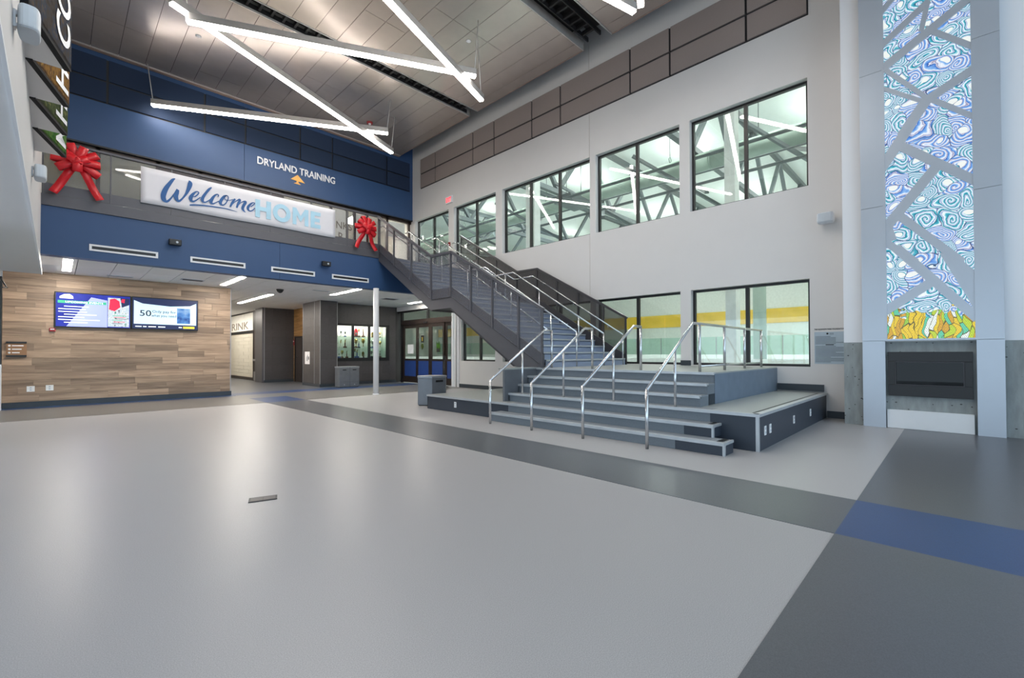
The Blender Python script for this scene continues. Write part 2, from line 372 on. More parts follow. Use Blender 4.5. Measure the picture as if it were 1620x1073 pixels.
# ------------------------------------------------------------------ builders
class MB:
    def __init__(s): s.v = []; s.f = []; s.mi = []; s.ms = []; s.sm = []
    def _m(s, m):
        if m not in s.ms: s.ms.append(m)
        return s.ms.index(m)
    def add(s, vs, fs, m, smooth=False):
        o = len(s.v); k = s._m(m)
        s.v += [tuple(v) for v in vs]
        for f in fs:
            s.f.append(tuple(i+o for i in f)); s.mi.append(k); s.sm.append(smooth)
        return s
    def box(s, x0, x1, y0, y1, z0, z1, m):
        if x0 > x1: x0, x1 = x1, x0
        if y0 > y1: y0, y1 = y1, y0
        if z0 > z1: z0, z1 = z1, z0
        vs = [(x, y, z) for z in (z0, z1) for y in (y0, y1) for x in (x0, x1)]
        return s.add(vs, [(0, 2, 3, 1), (4, 5, 7, 6), (0, 1, 5, 4), (2, 6, 7, 3), (0, 4, 6, 2), (1, 3, 7, 5)], m)
    def prism(s, poly, axis, a, b, m):
        """poly: 2D outline; axis 'x': (y,z), 'y': (x,z), 'z': (x,y); extruded from a to b"""
        def P(p, t):
            return {'x': (t, p[0], p[1]), 'y': (p[0], t, p[1]), 'z': (p[0], p[1], t)}[axis]
        n = len(poly)
        vs = [P(p, a) for p in poly]+[P(p, b) for p in poly]
        fs = [tuple(range(n))[::-1], tuple(range(n, 2*n))]+[(i, (i+1) % n, n+(i+1) % n, n+i) for i in range(n)]
        return s.add(vs, fs, m)
    def obox(s, p, q, w, h, m, up=(0, 0, 1)):
        """box along p-q, w sideways, h along up"""
        p = Vector(p); q = Vector(q); d = (q-p).normalized(); up = Vector(up)
        sd = d.cross(up).normalized(); u2 = sd.cross(d).normalized()
        vs = []
        for e in (p, q):
            for a, b in ((-1, -1), (1, -1), (1, 1), (-1, 1)):
                vs.append(e+sd*(a*w/2)+u2*(b*h/2))
        return s.add(vs, [(0, 1, 2, 3)[::-1], (4, 5, 6, 7), (0, 1, 5, 4), (1, 2, 6, 5), (2, 3, 7, 6), (3, 0, 4, 7)], m)
    def tube(s, pts, r, m, n=10):
        pts = [Vector(p) for p in pts]; k = len(pts); vs = []; ref = None
        for i, p in enumerate(pts):
            a = (p-pts[i-1]).normalized() if i else None
            b = (pts[i+1]-p).normalized() if i < k-1 else None
            t = (a+b).normalized() if a and b else (a or b)
            if ref is None: ref = t.orthogonal().normalized()
            ref = (ref-t*ref.dot(t)).normalized(); sd = t.cross(ref)
            sc_ = 1.0
            if a and b: sc_ = 1/max(.4, t.dot(a))
            # stretch in the bend plane so mitres keep the radius
            bn = (b-a) if a and b else None
            for j in range(n):
                an = 2*math.pi*j/n
                o = ref*math.cos(an)*r+sd*math.sin(an)*r
                if bn and bn.length > 1e-4:
                    bd = bn.normalized(); o = o+bd*o.dot(bd)*(sc_-1)
                vs.append(p+o)
        fs = []
        for i in range(k-1):
            for j in range(n):
                fs.append((i*n+j, i*n+(j+1) % n, (i+1)*n+(j+1) % n, (i+1)*n+j))
        s.add(vs, fs, m, True)
        o = len(s.v)-len(vs)
        for ring, rev in ((range(n), True), (range((k-1)*n, k*n), False)):
            f = [o+i for i in ring]
            s.f.append(tuple(f[::-1] if rev else f)); s.mi.append(s._m(m)); s.sm.append(False)
        return s
    def lathe(s, prof, c, m, n=12):
        """prof: (r, z) pairs from bottom; c: centre"""
        vs = []
        for r, z in prof:
            for j in range(n):
                a = 2*math.pi*j/n
                vs.append((c[0]+r*math.cos(a), c[1]+r*math.sin(a), c[2]+z))
        k = len(prof); fs = []
        for i in range(k-1):
            for j in range(n):
                fs.append((i*n+j, i*n+(j+1) % n, (i+1)*n+(j+1) % n, (i+1)*n+j))
        s.add(vs, fs, m, True)
        o = len(s.v)-len(vs)
        s.f.append(tuple(o+j for j in range(n))[::-1]); s.mi.append(s._m(m)); s.sm.append(False)
        s.f.append(tuple(o+(k-1)*n+j for j in range(n))); s.mi.append(s._m(m)); s.sm.append(False)
        return s

def loc_of(p):
    v = Vector((0, 0, 0))
    while p is not None:
        v = v+p.location; p = p.parent
    return v

def obj(name, mb, parent=None, kind=None, label=None, cat=None, group=None, loc=None, bevel=0, at=None):
    """link a builder as one mesh object; vertices are given in world space"""
    base = loc_of(parent)
    l = Vector(at) if at is not None else base
    me = bpy.data.meshes.new(name)
    me.from_pydata([tuple(Vector(v)-l) for v in mb.v], [], mb.f)
    for m in mb.ms: me.materials.append(m)
    me.polygons.foreach_set('material_index', mb.mi)
    me.polygons.foreach_set('use_smooth', mb.sm)
    me.update()
    o = bpy.data.objects.new(name, me); COL.objects.link(o)
    if parent is not None: o.parent = parent
    o.location = l-base
    if kind: o['kind'] = kind
    if label: o['label'] = label
    if cat: o['category'] = cat
    if group: o['group'] = group
    if bevel:
        b = o.modifiers.new('bevel', 'BEVEL'); b.width = bevel; b.segments = 2; b.limit_method = 'ANGLE'
    return o

def thing(name, label, cat, loc, group=None):
    o = bpy.data.objects.new(name, None); COL.objects.link(o)
    o.location = loc; o['label'] = label; o['category'] = cat
    o.empty_display_size = .1
    if group: o['group'] = group
    return o

def struct(name, loc=(0, 0, 0)):
    o = bpy.data.objects.new(name, None); COL.objects.link(o); o.location = loc; o['kind'] = 'structure'
    return o

def box(name, x0, x1, y0, y1, z0, z1, m, parent=None, **k):
    return obj(name, MB().box(x0, x1, y0, y1, z0, z1, m), parent, **k)

def text(name, s, m, parent, plane, a0, a1, z0, z1, c, bold=0.0, flip=False, rot=0, depth=.006, **kw):
    """a string fitted into a0..a1 by z0..z1 on a wall: plane 'y' faces -Y (a = x), plane 'x' faces -X (a = y, runs from high y to low y)"""
    cu = bpy.data.curves.new('t', 'FONT'); cu.body = s; cu.size = 1; cu.extrude = 0; cu.offset = bold; cu.resolution_u = 3
    to = bpy.data.objects.new('t', cu); COL.objects.link(to)
    me = bpy.data.meshes.new_from_object(to)
    bpy.data.objects.remove(to); bpy.data.curves.remove(cu)
    vs = [v.co.copy() for v in me.vertices]
    fs = [tuple(p.vertices) for p in me.polygons]
    bpy.data.meshes.remove(me)
    if rot: vs = [Vector((-v.y, v.x, 0)) for v in vs]
    x0 = min(v.x for v in vs); x1 = max(v.x for v in vs); y0 = min(v.y for v in vs); y1 = max(v.y for v in vs)
    mb = MB(); P = []
    for v in vs:
        u = (v.x-x0)/(x1-x0); t = (v.y-y0)/(y1-y0)
        a = a0+(a1-a0)*u; z = z0+(z1-z0)*t
        P.append((a, z))
    def W(p, d): return (p[0], c-d, p[1]) if plane == 'y' else (c-d, p[0], p[1])
    mb.add([W(p, depth) for p in P], fs, m)
    # side walls from boundary edges
    cnt = {}
    for f in fs:
        for i in range(len(f)):
            e = (f[i], f[(i+1) % len(f)]); cnt[e] = 1
    bd = [e for e in cnt if (e[1], e[0]) not in cnt]
    n = len(P)
    mb.add([W(p, depth) for p in P]+[W(p, 0) for p in P], [(e[0], e[1], n+e[1], n+e[0]) for e in bd], m)
    return obj(name, mb, parent, **kw)

def copy_tree(o, parent=None):
    c = o.copy(); COL.objects.link(c)
    if parent is not None: c.parent = parent
    for ch in list(o.children): copy_tree(ch, c)
    return c

def cells(mb, axis, a, b, ys, zs, holes, m):
    """wall slab on plane `axis` from a to b with rectangular holes (y0,y1,z0,z1)"""
    Y = sorted(set(ys+[h[0] for h in holes]+[h[1] for h in holes])); Z = sorted(set(zs+[h[2] for h in holes]+[h[3] for h in holes]))
    Y = [v for v in Y if ys[0] <= v <= ys[-1]]; Z = [v for v in Z if zs[0] <= v <= zs[-1]]
    def hole(y, z): return any(h[0] < y < h[1] and h[2] < z < h[3] for h in holes)
    for i in range(len(Z)-1):
        j = 0
        zc = (Z[i]+Z[i+1])/2
        while j < len(Y)-1:
            if hole((Y[j]+Y[j+1])/2, zc): j += 1; continue
            k = j
            while k < len(Y)-1 and not hole((Y[k]+Y[k+1])/2, zc): k += 1
            if axis == 'x': mb.box(a, b, Y[j], Y[k], Z[i], Z[i+1], m)
            else: mb.box(Y[j], Y[k], a, b, Z[i], Z[i+1], m)
            j = k
    return mb

WELCOME= [[(1.878, 5.219, 0.0119), (1.835, 5.181, 0.0356), (1.779, 5.082, 0.0475), (1.717, 4.959, 0.0594), (1.679, 4.845, 0.0653), (1.666, 4.754, 0.0617), (1.683, 4.688, 0.0594), (1.722, 4.662, 0.0356), (1.76, 4.689, 0.0297), (1.809, 4.762, 0.0214), (1.859, 4.854, 0.0178), (1.894, 4.925, 0.0237), (1.926, 4.987, 0.0297)], [(1.93, 4.979, 0.0356), (1.912, 4.912, 0.0534), (1.898, 4.837, 0.0534), (1.902, 4.776, 0.0534), (1.931, 4.73, 0.038), (1.967, 4.738, 0.0297), (2.018, 4.804, 0.0237), (2.076, 4.909, 0.0297), (2.12, 5.019, 0.0451), (2.149, 5.117, 0.057), (2.16, 5.183, 0.0594), (2.148, 5.225, 0.0356), (2.13, 5.237, 0.0095)], [(2.221, 4.89, 0.0119), (2.262, 4.909, 0.0166), (2.308, 4.966, 0.0166), (2.326, 5.008, 0.0166), (2.307, 5.03, 0.0166), (2.269, 5.016, 0.019), (2.217, 4.953, 0.0356), (2.176, 4.87, 0.0499), (2.173, 4.815, 0.0475), (2.203, 4.781, 0.0297), (2.248, 4.796, 0.0214), (2.301, 4.846, 0.0166), (2.361, 4.915, 0.0119)], [(2.581, 5.202, 0.0166), (2.53, 5.143, 0.0332), (2.469, 5.043, 0.0356), (2.415, 4.938, 0.0404), (2.396, 4.869, 0.0451), (2.416, 4.818, 0.0297), (2.462, 4.82, 0.0178), (2.524, 4.876, 0.0142), (2.563, 4.918, 0.0119)], [(2.151, 4.678, 0.019), (2.233, 4.702, 0.0237), (2.385, 4.728, 0.0214), (2.54, 4.744, 0.019), (2.68, 4.754, 0.0178), (2.842, 4.763, 0.0154), (2.965, 4.756, 0.0131), (3.12, 4.737, 0.0047)], [(2.711, 5.008, 0.0119), (2.723, 5.048, 0.0166), (2.699, 5.066, 0.0166), (2.655, 5.036, 0.0237), (2.608, 4.964, 0.038), (2.573, 4.88, 0.0475), (2.577, 4.83, 0.0356), (2.616, 4.821, 0.0214), (2.672, 4.862, 0.0142), (2.736, 4.915, 0.0119)], [(2.897, 5.087, 0.0166), (2.84, 5.058, 0.0261), (2.796, 4.981, 0.0404), (2.764, 4.898, 0.0427), (2.776, 4.844, 0.0332), (2.817, 4.835, 0.019), (2.866, 4.879, 0.0166), (2.906, 4.96, 0.0142), (2.927, 5.032, 0.0142), (2.914, 5.077, 0.0142), (2.885, 5.079, 0.0142), (2.849, 5.032, 0.0119), (2.861, 4.987, 0.0119), (2.906, 4.97, 0.0119), (2.972, 4.99, 0.0095), (3.022, 5.022, 0.0119)], [(3.072, 5.048, 0.0237), (3.039, 4.992, 0.0309), (3.006, 4.927, 0.0309), (2.969, 4.827, 0.0261)], [(2.973, 4.842, 0.0095), (3.039, 4.935, 0.0119), (3.106, 5.008, 0.0142), (3.165, 5.056, 0.0237), (3.174, 5.024, 0.0332), (3.14, 4.949, 0.0332), (3.107, 4.835, 0.0261)], [(3.111, 4.855, 0.0095), (3.174, 4.957, 0.0119), (3.242, 5.016, 0.0166), (3.294, 5.034, 0.0285), (3.298, 5.005, 0.0404), (3.264, 4.939, 0.0427), (3.235, 4.854, 0.0427), (3.256, 4.801, 0.0285), (3.3, 4.761, 0.0071)], [(3.412, 4.924, 0.0142), (3.46, 4.975, 0.0166), (3.5, 5.023, 0.0142), (3.495, 5.047, 0.0142), (3.451, 5.036, 0.019), (3.399, 4.98, 0.0332), (3.355, 4.901, 0.0404), (3.36, 4.843, 0.0332), (3.408, 4.82, 0.019), (3.47, 4.863, 0.0166), (3.509, 4.922, 0.0166)]]
STRAPS= [[(0.818, 5.877), (-0.219, 6.513), (-0.172, 6.624), (0.875, 5.997)], [(0.818, 6.287), (0.221, 6.73), (0.265, 6.819), (0.867, 6.379)], [(0.314, 6.307), (0.229, 6.759), (0.285, 6.807), (0.371, 6.353)], [(0.812, 6.856), (0.652, 7.018), (0.699, 7.097), (0.861, 6.936)], [(0.304, 6.312), (-0.221, 5.772), (-0.245, 5.852), (0.277, 6.395)], [(0.865, 5.971), (0.263, 5.167), (0.229, 5.222), (0.827, 6.027)], [(-0.207, 5.533), (0.328, 5.269), (0.279, 5.147), (-0.251, 5.417)], [(0.32, 5.308), (0.641, 4.803), (0.543, 4.681), (0.228, 5.184)], [(0.859, 5.613), (0.312, 5.157), (0.295, 5.219), (0.84, 5.677)], [(0.273, 5.191), (-0.209, 4.727), (-0.233, 4.801), (0.246, 5.268)], [(0.517, 4.977), (0.899, 4.364), (0.796, 4.243), (0.421, 4.855)], [(0.681, 4.57), (-0.2, 3.742), (-0.246, 3.865), (0.628, 4.701)], [(0.185, 4.256), (0.907, 3.286), (0.812, 3.165), (0.102, 4.134)], [(0.655, 3.392), (-0.055, 2.542), (-0.113, 2.643), (0.588, 3.495)], [(0.904, 3.075), (0.459, 2.618), (0.408, 2.714), (0.848, 3.173)], [(0.724, 2.89), (-0.19, 1.688), (-0.261, 1.799), (0.639, 3.002)], [(0.818, 1.84), (0.22, 2.285), (0.274, 2.413), (0.879, 1.973)], [(0.172, 2.779), (0.016, 2.754), (-0.219, 2.441), (-0.212, 1.823), (-0.119, 2.082)], [(0.858, 3.329), (0.731, 3.324), (0.671, 3.087), (0.861, 3.018)]]
XR = 10.30      # face of the long glazed wall
YU = 15.90      # face of the high blue wall
YF = 12.64      # face of the balcony
ZD = 4.19       # balcony floor
ZC = 3.20       # ceiling under the balcony
ZH = 9.15       # high ceiling
ZP = 0.94       # stepped platform

# ------------------------------------------------------------------ floor
fl = struct('floor')
box('slab', -6, 10.55, -6, 31, -0.2, 0, M['floor'], fl)
def inlay(x0, x1, y0, y1, m, name='floor_inlay'):
    box(name, x0, x1, y0, y1, 0.0, 0.003, m, fl)
inlay(3.767, 4.737, .61, 12.43, M['floor_dark'])
inlay(-6, 3.767, -.34, .61, M['floor_dark'])
inlay(4.737, 9.69, -.34, .61, M['floor_dark'])
inlay(3.767, 4.737, -.34, .61, M['floor_blue'])
inlay(-6, 9.69, -6, -.34, M['floor_dark'])
inlay(-6, 3.767, 12.43, 15.0, M['floor_mid'])
inlay(4.737, 10.30, 12.43, 15.16, M['floor_mid'])
inlay(3.767, 4.737, 12.43, 13.95, M['floor_blue'])
inlay(3.767, 4.737, 13.95, 15.16, M['floor_mid'])
inlay(-6, 3.72, 15.0, 15.42, M['floor_blue'])  # blue strip, with the base strip's reflection painted into it
inlay(3.72, 10.30, 15.16, 16.05, M['floor_blue'])
inlay(3.72, 10.30, 16.05, 31, M['floor_dark'])

# ------------------------------------------------------------------ long glazed wall
UP = [(13.48, 15.70), (10.91, 13.16), (7.15, 10.60), (4.60, 6.95), (2.02, 4.355)]
LO = [(10.95, 12.75), (7.15, 10.60), (4.60, 6.95), (2.02, 4.355)]
holes = [(a, c, 4.50, 6.63) for a, c in UP]+[(a, c, .955, 2.68) for a, c in LO]+[(13.12, 17.20, 0, 3.02)]
wr = struct('wall_right')
mb = cells(MB(), 'x', XR, XR+.26, [1.30, 7.135], [0, 10.4], holes, M['wall'])
obj('wall_section', mb, wr)
mb = cells(MB(), 'x', XR, XR+.26, [7.15, 17.5], [0, 10.4], holes, M['wall'])
obj('wall_section', mb, wr)
box('reveal', XR+.012, XR+.25, 7.135, 7.15, 2.70, 4.48, M['wall_warm'], wr)
box('reveal', XR+.012, XR+.25, 7.135, 7.15, 6.65, 10.4, M['wall_warm'], wr)
# acoustic panels, two courses
PV = [1.99, 3.11, 4.80, 5.86, 8.12, 9.24, 10.94, 12.03, 14.26, 15.29]
for z0, z1 in ((7.875, 8.40), (8.45, 9.02)):
    for i in range(len(PV)-1):
        box('acoustic_panel', XR-.045, XR, PV[i]+.025, PV[i+1]-.025, z0, z1, M['taupe'], wr)
box('acoustic_backing', XR-.012, XR, PV[0], PV[-1], 7.85, 9.02, M['groove'], wr)

def window(n, y0, y1, z0, z1, div, x=XR+.13, pane=None):
    r = struct('window_%d' % n, (x, (y0+y1)/2, z0))
    t = .05
    f = MB()
    f.box(x, x+.08, y0, y1, z1-t, z1, M['black']).box(x, x+.08, y0, y1, z0, z0+t, M['black'])
    f.box(x, x+.08, y0, y0+t, z0+t, z1-t, M['black']).box(x, x+.08, y1-t, y1, z0+t, z1-t, M['black'])
    obj('frame', f, r)
    ys = [y0+t]
    for k in range(1, div):
        yc = y0+(y1-y0)*k/div
        box('mullion', x, x+.08, yc-.035, yc+.035, z0+t, z1-t, M['black'], r)
        ys += [yc-.035, yc+.035]
    ys.append(y1-t)
    for k in range(div):
        box('pane', x+.04, x+.048, ys[2*k], ys[2*k+1], z0+t, z1-t, pane or M['glass'], r)
    return r
n = 1
for (a, c), d in zip(UP, (2, 2, 3, 2, 2)):
    window(n, a, c, 4.50, 6.63, d); n += 1
for (a, c), d in zip(LO, (2, 3, 2, 2)):
    window(n, a, c, .955, 2.68, d); n += 1

# base along the long wall
bs = struct('baseboard_right')
bb = MB()
for a, c in ((8.6, 12.84), (1.42, 1.76)):
    bb.box(XR-.02, XR, a, c, 0, .13, M['base'])
obj('base_strip', bb, bs)
box('base_strip', XR-.05, XR, 1.80, 2.58, .49, .62, M['base'], bs)
box('base_strip', XR-.02, XR, 4.36, 4.60, .945, 1.06, M['base'], bs)

# ------------------------------------------------------------------ high blue wall
wb = struct('wall_back')
box('wall_section', .10, 4.13, YU, YU+.25, 6.70, 10.4, M['blue'], wb)
box('wall_section', 4.14, XR, YU, YU+.25, 6.70, 10.4, M['blue'], wb)
box('wall_section', -.6, .10, YU, YU+.25, 6.70, 10.4, M['blue'], wb)
box('soffit_shadow_edge', -.6, XR, YU-.01, YU+.3, 6.66, 6.70, M['black'], wb)  # black strip along the soffit stands in for the shadow there
PH = [.13, .913, 3.072, 4.156, 5.81, 6.925, 9.094, 10.16]
for z0, z1 in ((7.87, 8.395), (8.44, 9.0)):
    for i in range(len(PH)-1):
        box('acoustic_panel', PH[i]+.025, PH[i+1]-.025, YU-.045, YU, z0, z1, M['navy'], wb)
box('acoustic_backing', PH[0], PH[-1], YU-.01, YU, 7.845, 9.0, M['black'], wb)
L_ = thing('wall_sign', 'white raised DRYLAND TRAINING letters on the high blue wall', 'sign', (5.76, YU, 7.3))
text('lettering', 'DRYLAND TRAINING', M['sign_white'], L_, 'y', 4.50, 7.035, 7.335, 7.575, YU, bold=.012, depth=.03)
A_ = thing('arrow_sign', 'gold upward arrowhead on the blue wall below the white lettering', 'sign', (5.74, YU, 7.0))
obj('arrow_head', MB().prism([(5.52, 7.125), (5.74, 7.10), (5.985, 7.085), (5.74, 7.315)], 'y', YU-.02, YU, M['gold']), A_)
obj('arrow_tail', MB().prism([(5.62, 7.005), (5.71, 7.06), (5.71, 7.10), (5.77, 7.10), (5.77, 7.055), (5.85, 7.0)], 'y', YU-.02, YU, M['gold']), A_)

# ------------------------------------------------------------------ left bulkhead over the entrance
wl = struct('wall_left')
box('wall_section', -.55, -.22, -6, 14.0, 2.97, 10.4, M['wall'], wl)
box('wall_section', -4.5, -.55, -6, 14.0, 2.97, 3.2, M['wall'], wl)
box('edge_bead', -.235, -.212, -6, 14.0, 2.955, 2.985, M['white'], wl)
box('wall_section', -4.6, -.88, 15.2, 15.6, 0, 3.2, M['wall'], wl)
d2 = struct('door_2', (-.88, 15.2, 0))
box('door_jamb', -.97, -.84, 15.0, 15.2, 0, 1.02, M['white'], d2)
box('door_jamb', -.97, -.84, 15.0, 15.2, 1.02, 2.97, M['black'], d2)
box('pane', -.92, -.90, 9.0, 15.0, .1, 2.9, M['glass_dark'], d2)
obj('closer_arm', MB().tube([(-.86, 12.9, 2.94), (-.66, 12.9, 2.52), (-.86, 12.7, 2.50)], .012, M['black'], 6), d2)

# ------------------------------------------------------------------ wood wall under the balcony
ww = struct('wall_wood')
box('backing', -.86, 3.68, 15.47, 15.70, 0, ZC, M['joint'], ww)
rows = 18; rh = (ZC-.13)/rows
seg = []
for i in range(rows):
    z0 = .13+i*rh
    x = -.86-random.uniform(0, 1.0)
    while x < 3.68:
        l = random.choice((.62, .92, 1.22, 1.22, 1.22))
        a, c = max(x, -.86), min(x+l, 3.68)
        if c-a > .03:
            box('plank', a+.002, c-.002, 15.45, 15.472, z0+.0025, z0+rh-.0025, M['plank'], ww)
        x += l
box('corner_trim', 3.668, 3.685, 15.44, 15.72, 0, ZC, M['alu'], ww)
b2 = struct('baseboard_back')
box('base_strip', -.88, 3.70, 15.43, 15.47, 0, .13, M['base'], b2)

# ------------------------------------------------------------------ balcony: blue front, edge channel, floor
fa = struct('wall_balcony')
box('fascia_panel', -.22, 4.125, YF, YF+.25, ZC, 4.16, M['blue'], fa)
box('fascia_panel', 4.132, XR, YF, YF+.25, ZC, 4.16, M['blue'], fa)
box('edge_channel', -.22, 7.0, YF-.03, YF+.05, 4.165, 4.385, M['charcoal'], fa)
box('shadow_gap', -.22, XR, YF+.01, YF+.2, 4.155, 4.17, M['black'], fa)
box('balcony_slab', -.6, XR, YF+.05, 21, 4.0, ZD, M['floor_mid'], fa)

# ceiling under the balcony, with lay-in tiles
cl = struct('ceiling_2')
box('backing', -4.6, XR, YF+.1, 31, ZC+.03, ZC+.06, M['grout'], cl)
x = -.9
while x < XR-.05:
    y = YF+.25
    while y < 21.4:
        c = min(x+.61, XR)
        box('ceiling_tile', x+.006, c-.006, y+.006, y+1.214, ZC, ZC+.03, M['ceil_low'], cl)
        y += 1.22
    x += .61
box('ceiling_field', -4.6, XR, 21.43, 31, ZC, ZC+.03, M['ceil_low'], cl)
box('ceiling_field', -4.6, -.9, YF+.25, 21.43, ZC, ZC+.03, M['ceil_low'], cl)

# ------------------------------------------------------------------ high ceiling: metal panel bays with dark slots
ch = struct('ceiling_1')
box('roof_deck', -.6, XR+.3, -6, 16.2, 10.4, 10.6, M['void'], ch)
bays = [(11.48, 15.72, ([14.2], [14.2], [], [14.97], [14.97], [13.1], [14.3, 12.4], [13.4], [])),
        (6.87, 11.05, ([9.2], [8.1], [9.9], [], [8.8], [9.6, 7.7], [8.4], [8.4], [])),
        (1.9, 5.98, ([4.6], [3.2], [], [4.9], [3.8], [], [4.4], [3.5], [])),
        (-3.0, 1.2, ([], [], [], [], [], [], [], [], []))]
for y0, y1, cs in bays:
    k = 0
    x = -.52
    while x < 9.55:
        ysn = [y0]+sorted(cs[min(k//2, 8)])+[y1]
        for i in range(len(ysn)-1):
            box('ceiling_panel', x+.005, min(x+.545, 9.62)-.005, ysn[i]+.005, ysn[i+1]-.005, ZH, ZH+.03, M['ceil_metal'], ch)
        x += .545; k += 1
    box('bay_backing', -.52, 9.62, y0, y1, ZH+.031, ZH+.05, M['void'], ch)
    e = MB()
    e.box(-.52, 9.64, y0-.03, y0, ZH-.012, ZH+.22, M['alu_bar']).box(-.52, 9.64, y1, y1+.03, ZH-.012, ZH+.22, M['alu_bar'])
    e.box(9.62, 9.65, y0-.03, y1+.03, ZH-.005, ZH+.16, M['edge_tan'])
    obj('bay_edge', e, ch)
box('bay_edge', .1, 9.64, 15.75, 15.86, ZH-.03, ZH+.03, M['edge_tan'], ch)
for (s0, s1) in ((11.08, 11.45), (6.01, 6.84), (1.23, 1.87)):
    t = thing('linear_vent', {11.08: 'long black slotted vent in the ceiling slot beyond the crossing light bars',
                             6.01: 'long black slotted vent in the ceiling slot above the second row of light bars',
                             1.23: 'long black slotted vent in the ceiling slot almost overhead'}[s0], 'vent', ((4.6), (s0+s1)/2, ZH+.25), 'black ceiling slot vents')
    m0, m1 = (s0+s1)/2-.17, (s0+s1)/2+.17
    e = MB()
    e.box(-.5, 9.5, m0-.03, m0, ZH+.03, ZH+.14, M['slat']).box(-.5, 9.5, m1, m1+.03, ZH+.03, ZH+.14, M['slat'])
    obj('rail', e, t)
    x = -.4
    while x < 9.4:
        box('slat', x, x+.05, m0, m1, ZH+.05, ZH+.16, M['slat'], t)
        x += .26
    box('duct_face', -.5, 9.5, m0, m1, ZH+.30, ZH+.33, M['void'], t)

# ------------------------------------------------------------------ hearth wall on the right
wh = struct('wall_hearth')
hole = [(-.085, .717, .71, 1.09)]
obj('wall_section', cells(MB(), 'x', 9.70, 10.3, [-6, 1.40], [1.41, 10.4], [], M['white']), wh)
obj('concrete_wainscot', cells(MB(), 'x', 9.69, 10.2, [-6, 1.40], [0, 1.41], hole, M['concrete']), wh)
# tall metal-clad chimney breast: two piers and the pierced sheet between them
cb = struct('column_chimney', (9.6, .3, 0))
for y0, y1 in ((.835, 1.13), (-.50, -.215)):
    for z0, z1 in ((0, 1.425), (1.43, 3.66), (3.665, 5.92), (5.925, 10.4)):
        box('cladding_panel', 9.60, 9.69, y0, y1, z0, z1, M['clad'], cb)
box('cladding_panel', 9.60, 9.69, -.215, .835, 1.425, 1.455, M['clad'], cb)
box('cladding_panel', 9.60, 9.69, .806, .835, 1.455, 10.4, M['clad'], cb)
box('cladding_panel', 9.60, 9.69, -.215, -.205, 1.455, 10.4, M['clad'], cb)
# front glazing behind the camera, open to the sky
gf = struct('window_10', (4.7, -6, 0))
fm = MB()
for i in range(8):
    xx = -.2+i*1.41
    fm.box(xx-.04, xx+.04, -6.05, -5.9, 0, 10.4, M['black'])
for z in (.0, 3.0, 6.2, 10.3):
    fm.box(-.55, 9.7, -6.04, -5.91, z, z+.08, M['black'])
obj('frame', fm, gf)

# ------------------------------------------------------------------ tiled corner, corridor and trophy wall under the balcony
tw = struct('wall_tile')
def tiles_y(x0, x1, y, z0, z1, holes=(), w_=.62, h_=.305, d=.012):
    """charcoal tiles on a face looking to -Y"""
    r = 0; z = z0
    while z < z1-.02:
        zt = min(z+h_, z1)
        x = x0-(w_/2 if r % 2 else 0)
        while x < x1-.01:
            a, c = max(x, x0), min(x+w_, x1)
            hit = any(a < h[1] and c > h[0] and z < h[3]-.01 and zt > h[2]+.01 for h in holes)
            if hit:
                for h in holes:
                    for (p, q, s_, t_) in ((a, min(c, h[0]), z, zt), (max(a, h[1]), c, z, zt), (max(a, h[0]), min(c, h[1]), z, min(zt, h[2])), (max(a, h[0]), min(c, h[1]), max(z, h[3]), zt)):
                        if q-p > .02 and t_-s_ > .02: box('tile', p+.002, q-.002, y-d, y, s_+.002, t_-.002, M['tile'], tw)
            elif c-a > .02:
                box('tile', a+.002, c-.002, y-d, y, z+.002, zt-.002, M['tile'], tw)
            x += w_
        z = zt; r += 1
def tiles_x(y0, y1, x, z0, z1, w_=.62, h_=.305, d=.012):
    r = 0; z = z0
    while z < z1-.02:
        zt = min(z+h_, z1); y = y0-(w_/2 if r % 2 else 0)
        while y < y1-.01:
            a, c = max(y, y0), min(y+w_, y1)
            if c-a > .02: box('tile', x-d, x, a+.002, c-.002, z+.002, zt-.002, M['tile'], tw)
            y += w_
        z = zt; r += 1
# pillar
box('core', 6.83, 7.46, 16.63, 18.25, 0, ZC, M['grout'], tw)
tiles_y(6.83, 7.46, 16.63, .12, ZC)
tiles_x(16.63, 18.25, 6.83, .12, ZC)
e = MB()
e.box(6.812, 6.832, 16.61, 16.632, .1, ZC, M['alu']).box(7.45, 7.468, 16.61, 16.63, .1, ZC, M['alu']).box(6.808, 6.83, 17.12, 17.135, .1, ZC, M['alu'])
e.box(6.808, 6.83, 18.23, 18.25, .1, ZC, M['alu'])
obj('edge_trim', e, tw)
box('base_strip', 6.80, 7.47, 16.60, 18.25, 0, .11, M['base'], tw)
# trophy wall, with the case opening
case = (7.57, 9.93, .93, 2.42)
obj('core', cells(MB(), 'y', 17.12, 17.25, [7.46, 10.56], [0, ZC], [case], M['grout']), tw)
tiles_y(7.46, 10.24, 17.12, .12, ZC, [case])
box('base_strip', 7.46, 10.26, 17.09, 17.12, 0, .11, M['base'], tw)
# second tiled block at the corridor corner
box('core', 6.26, 7.46, 21.0, 22.0, 0, ZC, M['grout'], tw)
tiles_y(6.26, 7.46, 21.0, .12, ZC)
box('edge_trim', 6.235, 6.26, 20.97, 21.0, .1, ZC, M['alu'], tw)
box('corner_facing', 6.16, 6.25, 20.98, 21.9, .0, ZC, M['charcoal'], tw)
box('base_strip', 6.24, 7.46, 20.97, 21.0, 0, .11, M['base'], tw)
